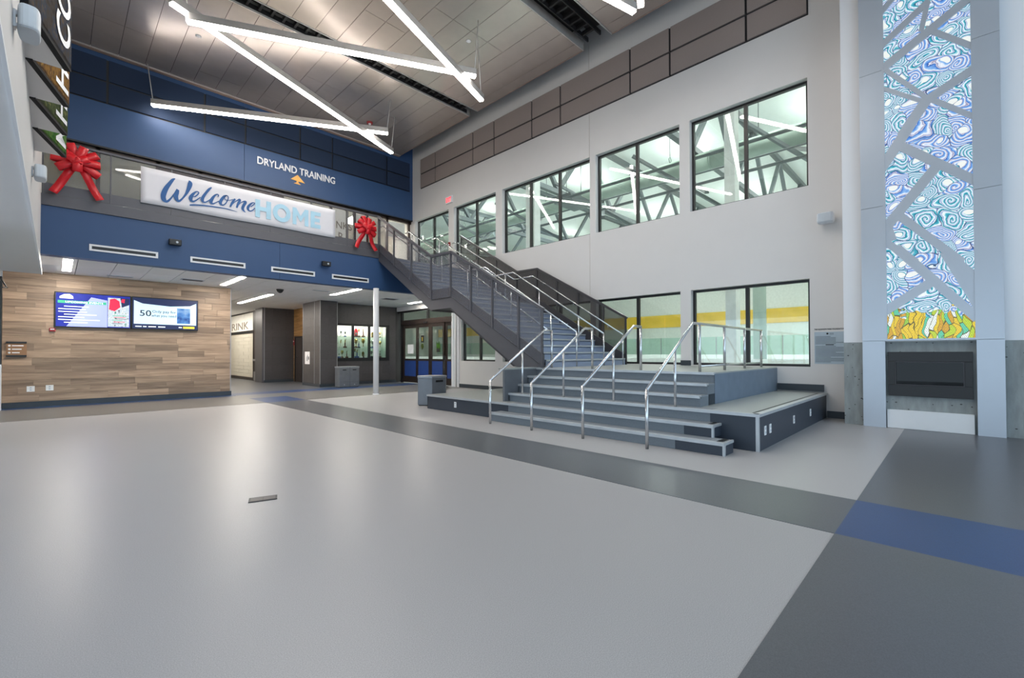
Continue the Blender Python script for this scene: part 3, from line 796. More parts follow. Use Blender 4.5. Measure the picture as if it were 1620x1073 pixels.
# warm wood return wall with a dark door between the two tiled blocks
wd = struct('wall_return')
box('backing', 7.47, 7.70, 18.3, 21.0, 0, ZC, M['joint'], wd)
for i in range(10):
    z0 = 1.98+i*.122
    yb = 18.4+random.uniform(0, .5)
    box('plank', 7.45, 7.47, 18.4, yb+1.0, z0+.002, z0+.120, M['plank_warm'], wd)
    box('plank', 7.45, 7.47, yb+1.004, 21.0, z0+.002, z0+.120, M['plank_warm'], wd)
for i in range(16):
    z0 = .02+i*.122
    box('plank', 7.45, 7.47, 20.80, 21.0, z0+.002, z0+.120, M['plank_warm'], wd)
d3 = struct('door_3', (7.45, 20.0, 0))
box('door_leaf', 7.43, 7.47, 19.0, 20.72, .01, 1.92, M['dark_door'], d3)
e = MB(); e.box(7.41, 7.47, 20.72, 20.80, 0, 1.97, M['black']).box(7.41, 7.47, 18.9, 20.80, 1.92, 1.98, M['black'])
obj('frame', e, d3)
box('mullion', 7.415, 7.45, 19.93, 19.99, 0, 1.92, M['black'], d3)
obj('door_handle', MB().tube([(7.40, 20.5, 1.08), (7.40, 20.36, 1.08)], .018, M['steel'], 8), d3)
# corridor side: frosted transom with RINK, pale block wall, dark door
wc = struct('wall_corridor')
for r in range(12):
    z0 = .14+r*.17
    for i in range(5):
        y0 = 22.96+i*1.6-(.8 if r % 2 else 0)
        box('block', 6.40, 6.44, max(22.96, y0)+.004, y0+1.592, z0+.003, z0+.167, M['block'], wc)
box('backing', 6.44, 6.60, 22.0, 31, 0, ZC, M['block'], wc)
box('base_strip', 6.38, 6.41, 22.9, 31, 0, .13, M['bronze'], wc)
box('header', 6.36, 6.43, 22.9, 31, 2.20, 2.32, M['black'], wc)
box('header', 6.36, 6.43, 21.9, 31, 3.14, 3.2, M['black'], wc)
box('transom_panel', 6.39, 6.42, 22.96, 31, 2.32, 3.14, M['rinkwall'], wc)
d4 = struct('door_4', (6.38, 22.4, 0))
box('door_leaf', 6.37, 6.42, 21.9, 22.86, .02, 2.3, M['dark_door'], d4)
e = MB(); e.box(6.35, 6.42, 22.86, 22.95, 0, ZC, M['bronze']).box(6.35, 6.42, 21.9, 22.86, 2.3, 3.2, M['black'])
obj('frame', e, d4)
obj('push_bar', MB().obox((6.33, 21.95, .95), (6.33, 22.85, .95), .05, .09, M['alu']), d4)
box('kick_plate', 6.355, 6.37, 21.92, 22.84, .02, .42, M['alu'], d4)
box('wall_end', 3.4, 6.6, 29.5, 29.8, 0, ZC, M['block'], wc)
sg = thing('corridor_sign', 'grey RINK lettering on the pale panel above the corridor door', 'sign', (6.39, 25.2, 2.4))
text('lettering', 'RINK', M['taupe_text'], sg, 'x', 26.55, 23.75, 2.40, 2.75, 6.39, depth=.012)
# behind the wood wall
box('wall_section', 3.45, 3.68, 15.70, 31, 0, ZC, M['wall_warm'], wc)

# ------------------------------------------------------------------ upper offices behind the balcony
uo = struct('wall_upper')
e = MB()
xs = [-.5, .75, 2.0, 3.0, 4.05, 5.3, 6.95, 7.55, 7.85, 8.35, 9.2, 10.2]
for xx in xs: e.box(xx-.045, xx+.045, 16.0, 16.1, ZD, 6.68, M['bronze'])
e.box(-.5, XR, 16.0, 16.1, 6.56, 6.68, M['bronze']).box(-.5, XR, 16.0, 16.1, ZD, ZD+.12, M['bronze'])
e.box(2.0, 5.3, 16.0, 16.1, 6.28, 6.56, M['bronze'])
obj('frame', e, uo)
for i in range(len(xs)-1):
    if i in (6, 8): continue
    box('pane', xs[i]+.045, xs[i+1]-.045, 16.04, 16.05, ZD+.12, 6.56, M['glass_dark'] if i < 3 else M['glass'], uo)
box('sign_panel', 6.995, 7.50, 16.0, 16.08, 4.9, 6.5, M['rinkwall'], uo)
box('sign_panel', 7.895, 8.31, 16.0, 16.08, 4.9, 6.5, M['rinkwall'], uo)
box('sign_panel', 9.245, 10.0, 16.02, 16.08, 5.9, 6.5, M['rinkwall'], uo)
box('office_wall', -.6, XR+.2, 20.8, 21, ZD, 6.9, M['wall_warm'], uo)
box('office_wall', 3.55, 3.7, 16.12, 20.8, ZD, 6.9, M['wall_warm'], uo)
box('office_ceiling', -.6, XR+.2, 16.15, 21, 6.75, 6.9, M['ceil_low'], uo)
box('office_wall', XR+.05, XR+.2, 16.15, 21, ZD, 6.9, M['wall_warm'], uo)
box('office_wall', -.7, -.6, 12.7, 21, ZD, 10.4, M['wall_warm'], uo)
s2 = thing('room_sign', 'grey RINKS A & B lettering on the pale upper panel beside the banner', 'sign', (7.2, 16.0, 5.5))
text('lettering', 'RINKS', M['taupe_text'], s2, 'y', 6.86, 7.72, 5.80, 6.06, 15.995, depth=.01)
text('lettering', 'A & B', M['taupe_text'], s2, 'y', 6.55, 7.38, 5.36, 5.66, 15.995, depth=.01)
for i, (xx, yy) in enumerate(((5.0, 17.6), (6.2, 17.6), (8.6, 17.6), (2.2, 17.6))):
    t = thing('office_light', ['bright flat ceiling light in the upper room left of the room sign', 'bright flat ceiling light in the upper room straight behind the banner end', 'bright flat ceiling light in the upper room behind the red bow', 'bright flat ceiling light in the upper room behind the middle of the banner'][i], 'light', (xx, yy, 6.75), 'upper room ceiling lights')
    box('housing', xx-.32, xx+.32, yy-.62, yy+.62, 6.72, 6.75, M['alu_bar'], t)
    box('diffuser', xx-.3, xx+.3, yy-.6, yy+.6, 6.71, 6.722, M['lamp'], t)
# ------------------------------------------------------------------ stepped platform
RI = ZP/6
SX = [5.63, 5.90, 6.17, 6.44, 6.71, 6.98]
sp = thing('stepped_platform', 'grey rubber stepped platform with dark slate sides at the foot of the stair', 'platform', (7.5, 4.2, 0))
ends = [(1.99, 6.12), (2.22, 8.5), (1.77, 6.15), (2.6, 6.15), (2.6, 6.15), (2.6, 6.15)]
y0s = [2.60, 2.60, 2.60, 2.6, 2.6, 2.6]
for i in range(6):
    x0 = SX[i]; x1 = SX[i+1]+.03 if i < 5 else XR-.001
    z1 = RI*(i+1); z0 = RI*i
    ya, yb = ends[i]
    yl = 6.15
    if i == 0: ya_, yb_ = 2.60, 6.12
    elif i == 1: ya_, yb_ = 2.60, 5.92
    elif i == 2: ya_, yb_ = 2.36, 6.15
    else: ya_, yb_ = 2.60, 6.15
    nm = 'step' if i < 5 else 'platform_deck'
    mb = MB()
    # riser block
    if i < 5: mb.box(x0, x1, ya_, yb_, z0 if i else .001, z1-.02, M['riser'])
    else: mb.box(x0, x1, 2.6, 6.19, .31, z1-.02, M['riser'])
    obj('riser', mb, sp)
    # tread with nosing
    mb = MB()
    if i < 5: mb.box(x0+.05, x1, ya if i in (0, 1) else ya_, yb_, z1-.02, z1, M['tread'])
    else: mb.box(x0+.05, x1, 2.6, 6.85, z1-.02, z1, M['deck'])
    obj('tread' if i < 5 else 'deck', mb, sp)
    mb = MB()
    lo = {0: 1.985, 1: 2.215, 2: 1.765}.get(i, 2.6)
    hi = {0: 6.13, 1: 8.5, 2: 6.17}.get(i, 6.17)
    mb.box(x0-.025, x0+.05, lo, hi, z1-.035, z1+.003, M['nose'])
    obj('nosing', mb, sp)
# dark slate ends of the two lowest steps, with pale corner trims
box('step_end', SX[0], SX[1]+.03, 1.99, 2.60, .001, RI-.02, M['navy_vinyl'], sp)
box('step_end', SX[1], SX[2]+.03, 2.22, 2.60, RI, 2*RI-.02, M['navy_vinyl'], sp)
box('corner_trim', SX[0]-.006, SX[0]+.03, 1.984, 2.01, 0.001, RI, M['nose'], sp)
box('corner_trim', SX[1]-.006, SX[1]+.03, 2.214, 2.24, RI, 2*RI, M['nose'], sp)
box('end_nosing', SX[0]+.04, SX[1]+.03, 1.982, 2.005, RI-.03, RI+.003, M['nose'], sp)
box('end_nosing', SX[1]+.04, SX[2]+.02, 2.212, 2.235, 2*RI-.03, 2*RI+.003, M['nose'], sp)
box('grip_strip', SX[0]+.06, SX[1], 2.03, 2.10, RI, RI+.004, M['black'], sp)
box('grip_strip', SX[1]+.06, SX[2], 2.26, 2.31, 2*RI, 2*RI+.004, M['black'], sp)
# right-hand bench box
zb = 3*RI
mb = MB(); mb.box(SX[2], XR-.001, 1.77, 2.36, .001, zb-.02, M['navy_vinyl']).box(SX[2]+.27, XR-.001, 2.36, 2.62, .001, zb-.02, M['navy_vinyl'])
obj('bench_side', mb, sp)
obj('bench_top', MB().box(SX[2]+.05, XR-.001, 1.82, 2.36, zb-.02, zb, M['deck']).box(SX[3]+.031, XR-.001, 2.36, 2.6, zb-.02, zb, M['deck']), sp)
box('end_nosing', SX[2]-.02, XR-.001, 1.75, 1.82, zb-.035, zb+.003, M['nose'], sp)
box('corner_trim', SX[2]-.006, SX[2]+.035, 1.764, 1.80, .001, zb-.036, M['nose'], sp)
box('grip_strip', SX[2]+.1, XR-.3, 1.845, 1.87, zb, zb+.003, M['black'], sp)
box('platform_side', 6.98, XR-.001, 2.594, 2.606, zb, ZP-.02, M['side_blue'], sp)
# left-hand bench
zl = 2*RI
mb = MB(); mb.box(SX[1], SX[1]+.02, 5.92, 8.5, .001, zl-.02, M['navy_vinyl']).box(SX[1], XR-.001, 8.48, 8.5, .001, zl-.02, M['navy_vinyl'])
obj('bench_side', mb, sp)
box('bench_top', SX[1]+.02, XR-.001, 5.93, 8.5, zl-.02, zl, M['deck'], sp)
mb = MB(); mb.box(6.05, 7.05, 6.17, 6.22, zl, ZP-.02, M['bin'])
obj('cheek_panel', mb, sp)
mb = MB(); mb.box(7.0, 7.05, 6.22, 6.85, zl, ZP-.02, M['bin']).box(7.05, XR-.001, 6.80, 6.85, zl, ZP-.02, M['bin'])
obj('platform_back', mb, sp)
box('cheek_cap', 6.03, 7.06, 6.16, 6.32, ZP-.02, ZP+.01, M['deck'], sp)

# power outlets on the bench face
def outlet(x, y, z, ax, label, parent=None, w_=.072, h_=.118, grp=None):
    t = thing('outlet', label, 'outlet', (x, y, z), grp)
    if ax == 'y':
        box('cover_plate', x-w_/2, x+w_/2, y-.008, y, z-h_/2, z+h_/2, M['outlet'], t)
        box('socket', x-.017, x+.017, y-.011, y-.008, z+.010, z+.040, M['grille'], t); box('socket', x-.017, x+.017, y-.011, y-.008, z-.040, z-.010, M['grille'], t)
    else:
        box('cover_plate', x-.008, x, y-w_/2, y+w_/2, z-h_/2, z+h_/2, M['outlet'], t)
        box('socket', x-.011, x-.008, y-.017, y+.017, z+.010, z+.040, M['grille'], t); box('socket', x-.011, x-.008, y-.017, y+.017, z-.040, z-.010, M['grille'], t)
    return t
outlet(6.44, 1.77, .237, 'y', 'white outlet on the slate bench side, closest to its front corner')
outlet(6.66, 1.77, .237, 'y', 'white outlet on the slate bench side, second from its front corner')
outlet(7.88, 1.77, .225, 'y', 'white outlet alone in the middle of the slate bench side')
outlet(8.97, 1.77, .225, 'y', 'white outlet on the slate bench side, closest to the wall')
outlet(5.90, 7.49, .16, 'x', 'white outlet on the low slate bench end below the stair')
outlet(-.40, 15.45, .43, 'y', 'white outlet low on the wood wall, nearer the entrance end', w_=.13, h_=.13)
outlet(-.24+.15, 15.45, .44, 'y', 'white outlet low on the wood wall, nearer the screens', w_=.13, h_=.13)

# ------------------------------------------------------------------ handrails on the platform
def rail(y, label, long=False):
    t = thing('handrail', label, 'handrail', (5.38, y, 0), 'stainless handrails on the platform steps')
    zt, zb_ = 1.69, .755
    r = .022
    if not long:
        pts = [(5.38, y, zb_), (6.84, y, zt), (6.90, y, zt+.004), (7.09, y, zt)]
        obj('rail', MB().tube(pts, r, M['steel']), t)
        obj('post', MB().tube([(7.08, y, ZP), (7.08, y, zt)], r, M['steel']), t)
    else:
        obj('rail', MB().tube([(5.38, y, zb_), (6.82, y, zt), (6.90, y, zt+.004), (10.22, y, zt)], r, M['steel']), t)
        for x in (7.08, 8.14, 9.18, 10.20):
            obj('post', MB().tube([(x, y, ZP), (x, y, zt)], r, M['steel']), t)
        obj('lower_rail', MB().tube([(7.08, y, 1.03), (10.20, y, 1.03)], .016, M['steel']), t)
    obj('post', MB().tube([(5.38, y, 0), (5.38, y, zb_+.012)], r, M['steel']), t)
    zm = zb_+(6.21-5.38)*(zt-zb_)/(6.83-5.38)
    obj('post', MB().tube([(6.21, y, 3*RI), (6.21, y, zm)], .019, M['steel']), t)
    return t
rail(2.86, 'stainless handrail nearest the hearth, running on along the platform edge', True)
rail(3.87, 'stainless handrail on the steps, first beside the long platform-edge rail')
rail(4.87, 'stainless handrail on the steps, second beside the long platform-edge rail')
rail(5.85, 'stainless handrail on the steps nearest the low bench and grey bin')

# ------------------------------------------------------------------ staircase
st = thing('staircase', 'charcoal steel staircase with perforated sides and blue-grey treads', 'stairs', (8.57, 9.3, ZP))
XL, X2 = 7.0, 10.14
ZL = 2.70
# treads
for i in range(11):
    y0 = 5.97+.3*i; z1 = ZP+.16*(i+1)
    y1 = y0+.3 if i < 10 else 9.83
    nm = 'step' if i < 10 else 'landing'
    mb = MB().box(XL+.04, X2-.02, y0, y1+.02, z1-.05, z1, M['tread_blue'])
    mb.box(XL+.04, X2-.02, y0, y0+.012, z1-.16, z1-.04, M['tread_blue'])
    mb.box(XL+.04, X2-.02, y0-.012, y0+.03, z1-.03, z1+.003, M['nose'])
    obj(nm, mb, st)
for i in range(9):
    y0 = 9.83+.312*i; z1 = ZL+.1656*(i+1)
    y1 = y0+.312 if i < 8 else YF+.06
    mb = MB().box(XL+.04, X2-.02, y0, y1+.02, z1-.05, z1, M['tread_blue'])
    mb.box(XL+.04, X2-.02, y0, y0+.012, z1-.165, z1-.04, M['tread_blue'])
    mb.box(XL+.04, X2-.02, y0-.012, y0+.03, z1-.03, z1+.003, M['nose'])
    obj('step', mb, st)
# stringers
out = [(6.75, .945), (9.05, 2.385), (9.89, 2.38), (12.64, 4.09), (12.64, 4.62), (9.86, 2.90), (9.0, 2.90), (6.0, 1.22), (6.0, .945)]
obj('stringer', MB().prism(out, 'x', XL-.03, XL+.03, M['charcoal']), st)
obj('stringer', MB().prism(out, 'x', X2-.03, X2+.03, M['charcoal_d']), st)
ln = MB()
for (a, c) in (((6.10, 1.03), (9.0, 2.652)), ((9.0, 2.652), (9.86, 2.648)), ((9.86, 2.648), (12.64, 4.40))):
    ln.obox((XL-.036, *a), (XL-.036, *c), .014, .022, M['charcoal_d'])
obj('stringer_moulding', ln, st)
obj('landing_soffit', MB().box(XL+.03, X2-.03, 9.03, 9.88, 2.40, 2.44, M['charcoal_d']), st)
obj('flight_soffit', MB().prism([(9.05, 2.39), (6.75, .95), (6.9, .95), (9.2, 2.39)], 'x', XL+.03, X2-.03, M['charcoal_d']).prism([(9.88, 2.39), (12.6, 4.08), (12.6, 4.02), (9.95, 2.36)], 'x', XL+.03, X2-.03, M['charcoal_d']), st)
# guards: posts, perforated panels, top caps
def gz(y, top):      # height of the guard line at y
    b = [(5.96, 2.125), (8.97, 3.775), (9.83, 3.79), (12.64, 5.46)] if top else [(5.96, .965), (8.99, 2.66), (9.86, 2.655), (12.64, 4.41)]
    for (y0, z0), (y1, z1) in zip(b, b[1:]):
        if y <= y1: return z0+(z1-z0)*(y-y0)/(y1-y0)
    return b[-1][1]
py = [5.99, 6.65, 7.47, 8.22, 9.0, 9.84, 10.78, 11.70, 12.61]
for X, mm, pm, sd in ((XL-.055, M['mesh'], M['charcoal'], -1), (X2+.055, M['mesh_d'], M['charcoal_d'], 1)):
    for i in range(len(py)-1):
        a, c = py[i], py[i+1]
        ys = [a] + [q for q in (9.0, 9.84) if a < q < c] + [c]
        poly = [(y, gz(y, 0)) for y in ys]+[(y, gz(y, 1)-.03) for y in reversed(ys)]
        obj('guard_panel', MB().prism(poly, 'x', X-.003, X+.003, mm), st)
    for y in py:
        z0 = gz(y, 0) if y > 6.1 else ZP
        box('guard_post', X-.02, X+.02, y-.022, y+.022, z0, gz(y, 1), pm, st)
    cap = MB()
    for (a, c) in ((5.96, 8.97), (8.97, 9.83), (9.83, 12.64)):
        cap.obox((X, a-.01, gz(a, 1)), (X, c+.01, gz(c, 1)), .07, .055, pm)
    obj('guard_cap', cap, st)
# stainless handrails of the flights
for X, post in ((7.12, 0), (8.08, 1), (9.16, 1), (10.02, 0)):
    pts = [(X, 5.97, 1.70), (X, 8.98, 3.54), (X, 9.78, 3.53), (X, 12.64, 5.19), (X, 12.9, 5.19)]
    def hz(y):
        for (_, y0, z0), (_, y1, z1) in zip(pts, pts[1:]):
            if y <= y1: return z0+(z1-z0)*(y-y0)/(y1-y0)
    if post:
        obj('flight_handrail', MB().tube(pts, .02, M['steel']), st)
        for y, z in ((5.97, ZP), (6.7, ZP+.48), (8.0, ZP+.16*7), (9.3, ZL), (9.7, ZL), (10.9, ZL+.1656*4), (12.5, ZD)):
            obj('handrail_post', MB().tube([(X, y, z), (X, y, hz(y))], .018, M['steel'], 8), st)
    else:
        obj('flight_handrail', MB().tube(pts[:2], .02, M['steel']).tube(pts[2:], .02, M['steel']).tube(pts[1:3], .02, M['steel']), st)
        bk = MB(); xx = XL-.05 if X < 8 else X2+.05
        for y in (6.4, 7.5, 8.6, 9.4, 10.4, 11.7):
            bk.tube([(xx, y, hz(y)-.06), (X, y, hz(y)-.06), (X, y, hz(y))], .009, M['steel'], 6)
        obj('rail_bracket', bk, st)
        if X > 8: obj('handrail_post', MB().tube([(X, 5.97, ZP), (X, 5.97, 1.70)], .018, M['steel'], 8), st)

# ------------------------------------------------------------------ balcony railing
br = thing('balcony_railing', 'charcoal railing with perforated panels along the blue balcony front', 'railing', (3.4, YF, 4.385))
px_ = [7.0-1.035*k for k in range(7)]+[-.2]
for x in px_: box('post', x-.012, x+.012, YF-.03, YF+.01, 4.385, 5.44, M['charcoal'], br)
for a, c in zip(px_, px_[1:]):
    box('infill_panel', c+.014, a-.014, YF-.013, YF-.007, 4.40, 5.42, M['mesh_b'], br)
    box('kick_plate', c+.014, a-.014, YF-.022, YF-.014, 4.39, 4.60, M['charcoal'], br)
box('top_rail', -.22, 7.0, YF-.045, YF+.02, 5.42, 5.465, M['charcoal'], br)
box('end_post', 6.95, 7.02, YF-.04, YF+.03, 4.165, 5.46, M['charcoal'], br)

# ------------------------------------------------------------------ welcome banner
bn = thing('welcome_banner', 'white banner lettered Welcome HOME tied along the balcony railing', 'banner', (3.43, YF-.05, 4.54))
vs = []; fs = []
nx, nz = 40, 6
for i in range(nx+1):
    for j in range(nz+1):
        x = 1.275+(5.585-1.275)*i/nx; z = 4.54+(5.335-4.54)*j/nz
        vs.append((x, YF-.055-.006*math.sin(i*1.1)*math.sin(j*.9)-.004*math.sin(i*.37+1), z+.012*math.sin(i/nx*math.pi*4)*(1-j/nz)*.6))
for i in range(nx):
    for j in range(nz):
        a = i*(nz+1)+j
        fs.append((a, a+nz+1, a+nz+2, a+1))
o = obj('banner_sheet', MB().add(vs, fs, M['banner'], True), bn)
sm = o.modifiers.new('thick', 'SOLIDIFY'); sm.thickness = .002
home = MB(); yh = YF-.069
def glyph(x0, x1, poly): home.prism([(x0+(x1-x0)*p[0], 4.705+.45*p[1]) for p in poly], 'y', yh-.003, yh, M['ink_pale'])
glyph(3.52, 3.885, [(0, 0), (.3, 0), (.3, .39), (.7, .39), (.7, 0), (1, 0), (1, 1), (.7, 1), (.7, .62), (.3, .62), (.3, 1), (0, 1)])
ro = []
for i in range(33):
    a_ = 2*math.pi*i/32+math.pi/2; ro.append((.5+.5*math.cos(a_), .5+.52*math.sin(a_)))
ri = []
for i in range(33):
    a_ = 2*math.pi*i/32+math.pi/2; ri.append((.5+.25*math.cos(a_), .5+.28*math.sin(a_)))
for i in range(32): glyph(3.93, 4.37, [ro[i], ro[i+1], ri[i+1], ri[i]])
glyph(4.42, 4.83, [(0, 0), (.24, 0), (.24, .58), (.5, .2), (.76, .58), (.76, 0), (1, 0), (1, 1), (.78, 1), (.5, .55), (.22, 1), (0, 1)])
glyph(4.89, 5.16, [(0, 0), (1, 0), (1, .23), (.4, .23), (.4, .39), (.92, .39), (.92, .61), (.4, .61), (.4, .77), (1, .77), (1, 1), (0, 1)])
obj('home_lettering', home, bn)
# script strokes: centreline points with half-width
def stroke_mb(strokes, y, m, k=.82, d=.004):
    mb = MB()
    for stn in strokes:
        # resample smoothly
        P = []
        n = len(stn)
        for i in range(n-1):
            p0 = stn[max(i-1, 0)]; p1 = stn[i]; p2 = stn[i+1]; p3 = stn[min(i+2, n-1)]
            for s_ in range(6):
                t = s_/6
                P.append(tuple(.5*((2*p1[q])+(-p0[q]+p2[q])*t+(2*p0[q]-5*p1[q]+4*p2[q]-p3[q])*t*t+(-p0[q]+3*p1[q]-3*p2[q]+p3[q])*t**3) for q in range(3)))
        P.append(stn[-1])
        vs = []
        for i, p in enumerate(P):
            a = P[max(i-1, 0)]; b = P[min(i+1, len(P)-1)]
            dx, dz = b[0]-a[0], b[1]-a[1]; l = math.hypot(dx, dz) or 1
            nx_, nz_ = -dz/l, dx/l; h = max(p[2], .003)*k*.9
            vs += [(p[0]+nx_*h, y, p[1]+nz_*h), (p[0]-nx_*h, y, p[1]-nz_*h)]
        mb.add(vs, [(2*i, 2*i+1, 2*i+3, 2*i+2) for i in range(len(P)-1)], m)
        y -= .00035
    return mb
obj('welcome_lettering', stroke_mb(WELCOME, YF-.070, M['ink']), bn)

# ------------------------------------------------------------------ red bows
def bow(x, z, s, label):
    y = YF-.08
    t = thing('ribbon_bow', label, 'bow', (x, y, z), 'red ribbon bows on the railing')
    rnd = random.Random(int(x*100))
    def strip(path, w_, wd):
        """ribbon along path (points), width vector wd"""
        wd = Vector(wd).normalized()*w_/2
        vs = []
        for p in path: vs += [Vector(p)-wd, Vector(p)+wd]
        mb = MB().add(vs, [(2*i, 2*i+1, 2*i+3, 2*i+2) for i in range(len(path)-1)], M['red'], True)
        return mb
    nl = 8
    for k in range(nl):
        a = math.radians(-32+k*244/(nl-1)); R = s*(.38 if k % 2 == 0 else .34)
        ux, uz = math.cos(a), math.sin(a)
        path = []
        for i in range(17):
            q = i/16
            r = R*math.sin(q*math.pi)**.55
            off = .075*s*math.cos(q*math.pi)
            path.append((x+ux*r, y-.10*s-off-(.03 if k % 2 else 0), z+uz*r))
        o = obj('loop', strip(path, .14*s, (-uz, 0, ux)), t)
        m_ = o.modifiers.new('thick', 'SOLIDIFY'); m_.thickness = .003
    for k, a in enumerate((35, 150, -90)):
        a = math.radians(a); R = .19*s
        ux, uz = math.cos(a), math.sin(a)
        path = []
        for i in range(13):
            q = i/12
            r = R*math.sin(q*math.pi)**.7; off = .09*s*math.cos(q*math.pi)
            path.append((x+ux*r, y-.20*s-off*.7, z+uz*r-.02))
        o = obj('loop', strip(path, .15*s, (-uz, 0, ux)), t)
        m_ = o.modifiers.new('thick', 'SOLIDIFY'); m_.thickness = .003
    obj('tie', MB().tube([(x, y-.2*s, z), (x, YF-.012, z)], .02, M['red'], 8), t)
    obj('knot', MB().lathe([(.02, -.07), (.07, -.05), (.085, 0), (.07, .05), (.02, .07)], (x, y-.2*s, z), M['red'], 10), t)
    for dx in (-1, 1):
        path = [(x+dx*(.05+.29*q)*s, y-.10*s-.04*math.sin(q*7)*s, z-.08*s-(.60*q)*s) for q in [i/10 for i in range(11)]]
        o = obj('tail', strip(path, .13*s, (.93, 0, dx*.40)), t)
        m_ = o.modifiers.new('thick', 'SOLIDIFY'); m_.thickness = .003
bow(.28, 5.07, 1.0, 'large red ribbon bow on the railing left of the white banner')
bow(6.47, 4.97, .93, 'red ribbon bow on the railing beside the stair head')

# ------------------------------------------------------------------ blue fascia fittings
for i, (a, c) in enumerate(((.47, 1.59), (2.183, 3.32), (3.918, 5.035), (5.514, 6.638))):
    t = thing('air_diffuser', ['white slot air diffuser on the blue balcony front, closest to the entrance side', 'white slot air diffuser between the two black projectors, first of the pair', 'white slot air diffuser between the two black projectors, second of the pair', 'white slot air diffuser on the blue balcony front, closest to the white post'][i], 'vent', ((a+c)/2, YF, 3.43), 'slot diffusers on the blue balcony front')
    f = MB(); y0 = YF-.018; z0, z1 = 3.37, 3.505
    f.box(a, c, y0, YF, z1-.036, z1, M['white']).box(a, c, y0, YF, z0, z0+.036, M['white']).box(a, a+.04, y0, YF, z0+.036, z1-.036, M['white']).box(c-.04, c, y0, YF, z0+.036, z1-.036, M['white'])
    obj('frame', f, t)
    box('slot', a+.04, c-.04, YF-.006, YF, z0+.036, z1-.036, M['black'], t)
for i, (x, z) in enumerate(((1.88, 3.76), (5.31, 3.75))):
    t = thing('accent_projector', ['small black box projector on the blue front under the banner', 'small black box projector on the blue front near the white post'][i], 'projector', (x, YF, z), 'black boxes on the blue balcony front')
    obj('body', MB().box(x-.115, x+.115, YF-.16, YF-.04, z-.065, z+.065, M['black']), t, bevel=.012)
    box('bracket', x-.05, x+.05, YF-.04, YF, z-.04, z+.04, M['black'], t)
    obj('lens', MB().tube([(x+.03, YF-.16, z), (x+.03, YF-.172, z)], .024, M['grille'], 10), t)

# white round post
cp = thing('support_post', 'white round steel post under the blue balcony front beside the stair', 'post', (6.78, 12.44, 0))
obj('shaft', MB().lathe([(.082, 0), (.082, ZC+.0)], (6.78, 12.44, 0), M['white'], 20), cp)
obj('base_collar', MB().lathe([(.10, 0), (.10, .012), (.085, .03)], (6.78, 12.44, 0), M['white'], 20), cp)

# ------------------------------------------------------------------ lights under the balcony
for i, (x, a, c) in enumerate(((.17, 13.0, 14.86), (3.34, 12.9, 14.86), (5.0, 16.1, 19.8), (5.0, 22.3, 26.5), (6.49, 12.9, 14.87), (9.78, 14.0, 15.35))):  # the deep corridor light is added to brighten that end
    t = thing('troffer_light', ['narrow bright ceiling light above the left end of the screens', 'narrow bright ceiling light above the end of the wood wall', 'long bright ceiling light running back into the corridor', 'added ceiling light brightening the deep corridor before the RINK lettering', 'narrow bright ceiling light between the tiled pillar and white post', 'narrow bright ceiling light by the sliding doors behind the stair'][i], 'light', (x, (a+c)/2, ZC), 'narrow ceiling lights under the balcony')
    f = MB().box(x-.085, x+.085, a, c, ZC-.004, ZC, M['white'])
    obj('trim', f, t)
    box('lens', x-.07, x+.07, a+.015, c-.015, ZC-.008, ZC-.004, M['lamp'], t)
for i, (x, y, wx, wy, lab) in enumerate(((2.54, 14.38, .5, .28, 'grey slatted ceiling grille above the right-hand screen'), (8.45, 14.5, .55, .4, 'grey slatted ceiling grille between white post and doors'), (1.13, 14.94, .5, .1, 'thin grey ceiling slot above the left-hand screen'), (5.82, 14.1, .5, .1, 'thin grey ceiling slot near the tiled pillar'))):
    t = thing('ceiling_grille', lab, 'vent', (x, y, ZC))
    f = MB().box(x-wx/2, x+wx/2, y-wy/2, y-wy/2+.03, ZC-.012, ZC, M['grille']).box(x-wx/2, x+wx/2, y+wy/2-.03, y+wy/2, ZC-.012, ZC, M['grille'])
    f.box(x-wx/2, x-wx/2+.03, y-wy/2+.03, y+wy/2-.03, ZC-.012, ZC, M['grille']).box(x+wx/2-.03, x+wx/2, y-wy/2+.03, y+wy/2-.03, ZC-.012, ZC, M['grille'])
    obj('frame', f, t)
    s_ = MB(); k = y-wy/2+.045
    while k < y+wy/2-.03:
        s_.obox((x-wx/2+.03, k, ZC-.008), (x+wx/2-.03, k, ZC-.008), .018, .004, M['charcoal'], up=(0, .6, .8)); k += .035
    o = obj('louvre', s_, t); o['kind'] = 'stuff'
t = thing('dome_camera', 'black dome security camera on the white ceiling near the corridor', 'camera', (4.80, 14.67, ZC))
obj('mount_ring', MB().lathe([(.10, -.035), (.105, 0)], (4.8, 14.67, ZC), M['black'], 16), t)
obj('dome', MB().lathe([(.01, -.115), (.05, -.10), (.08, -.07), (.09, -.035)], (4.8, 14.67, ZC), M['smoke'] if 0 else M['black'], 16), t)
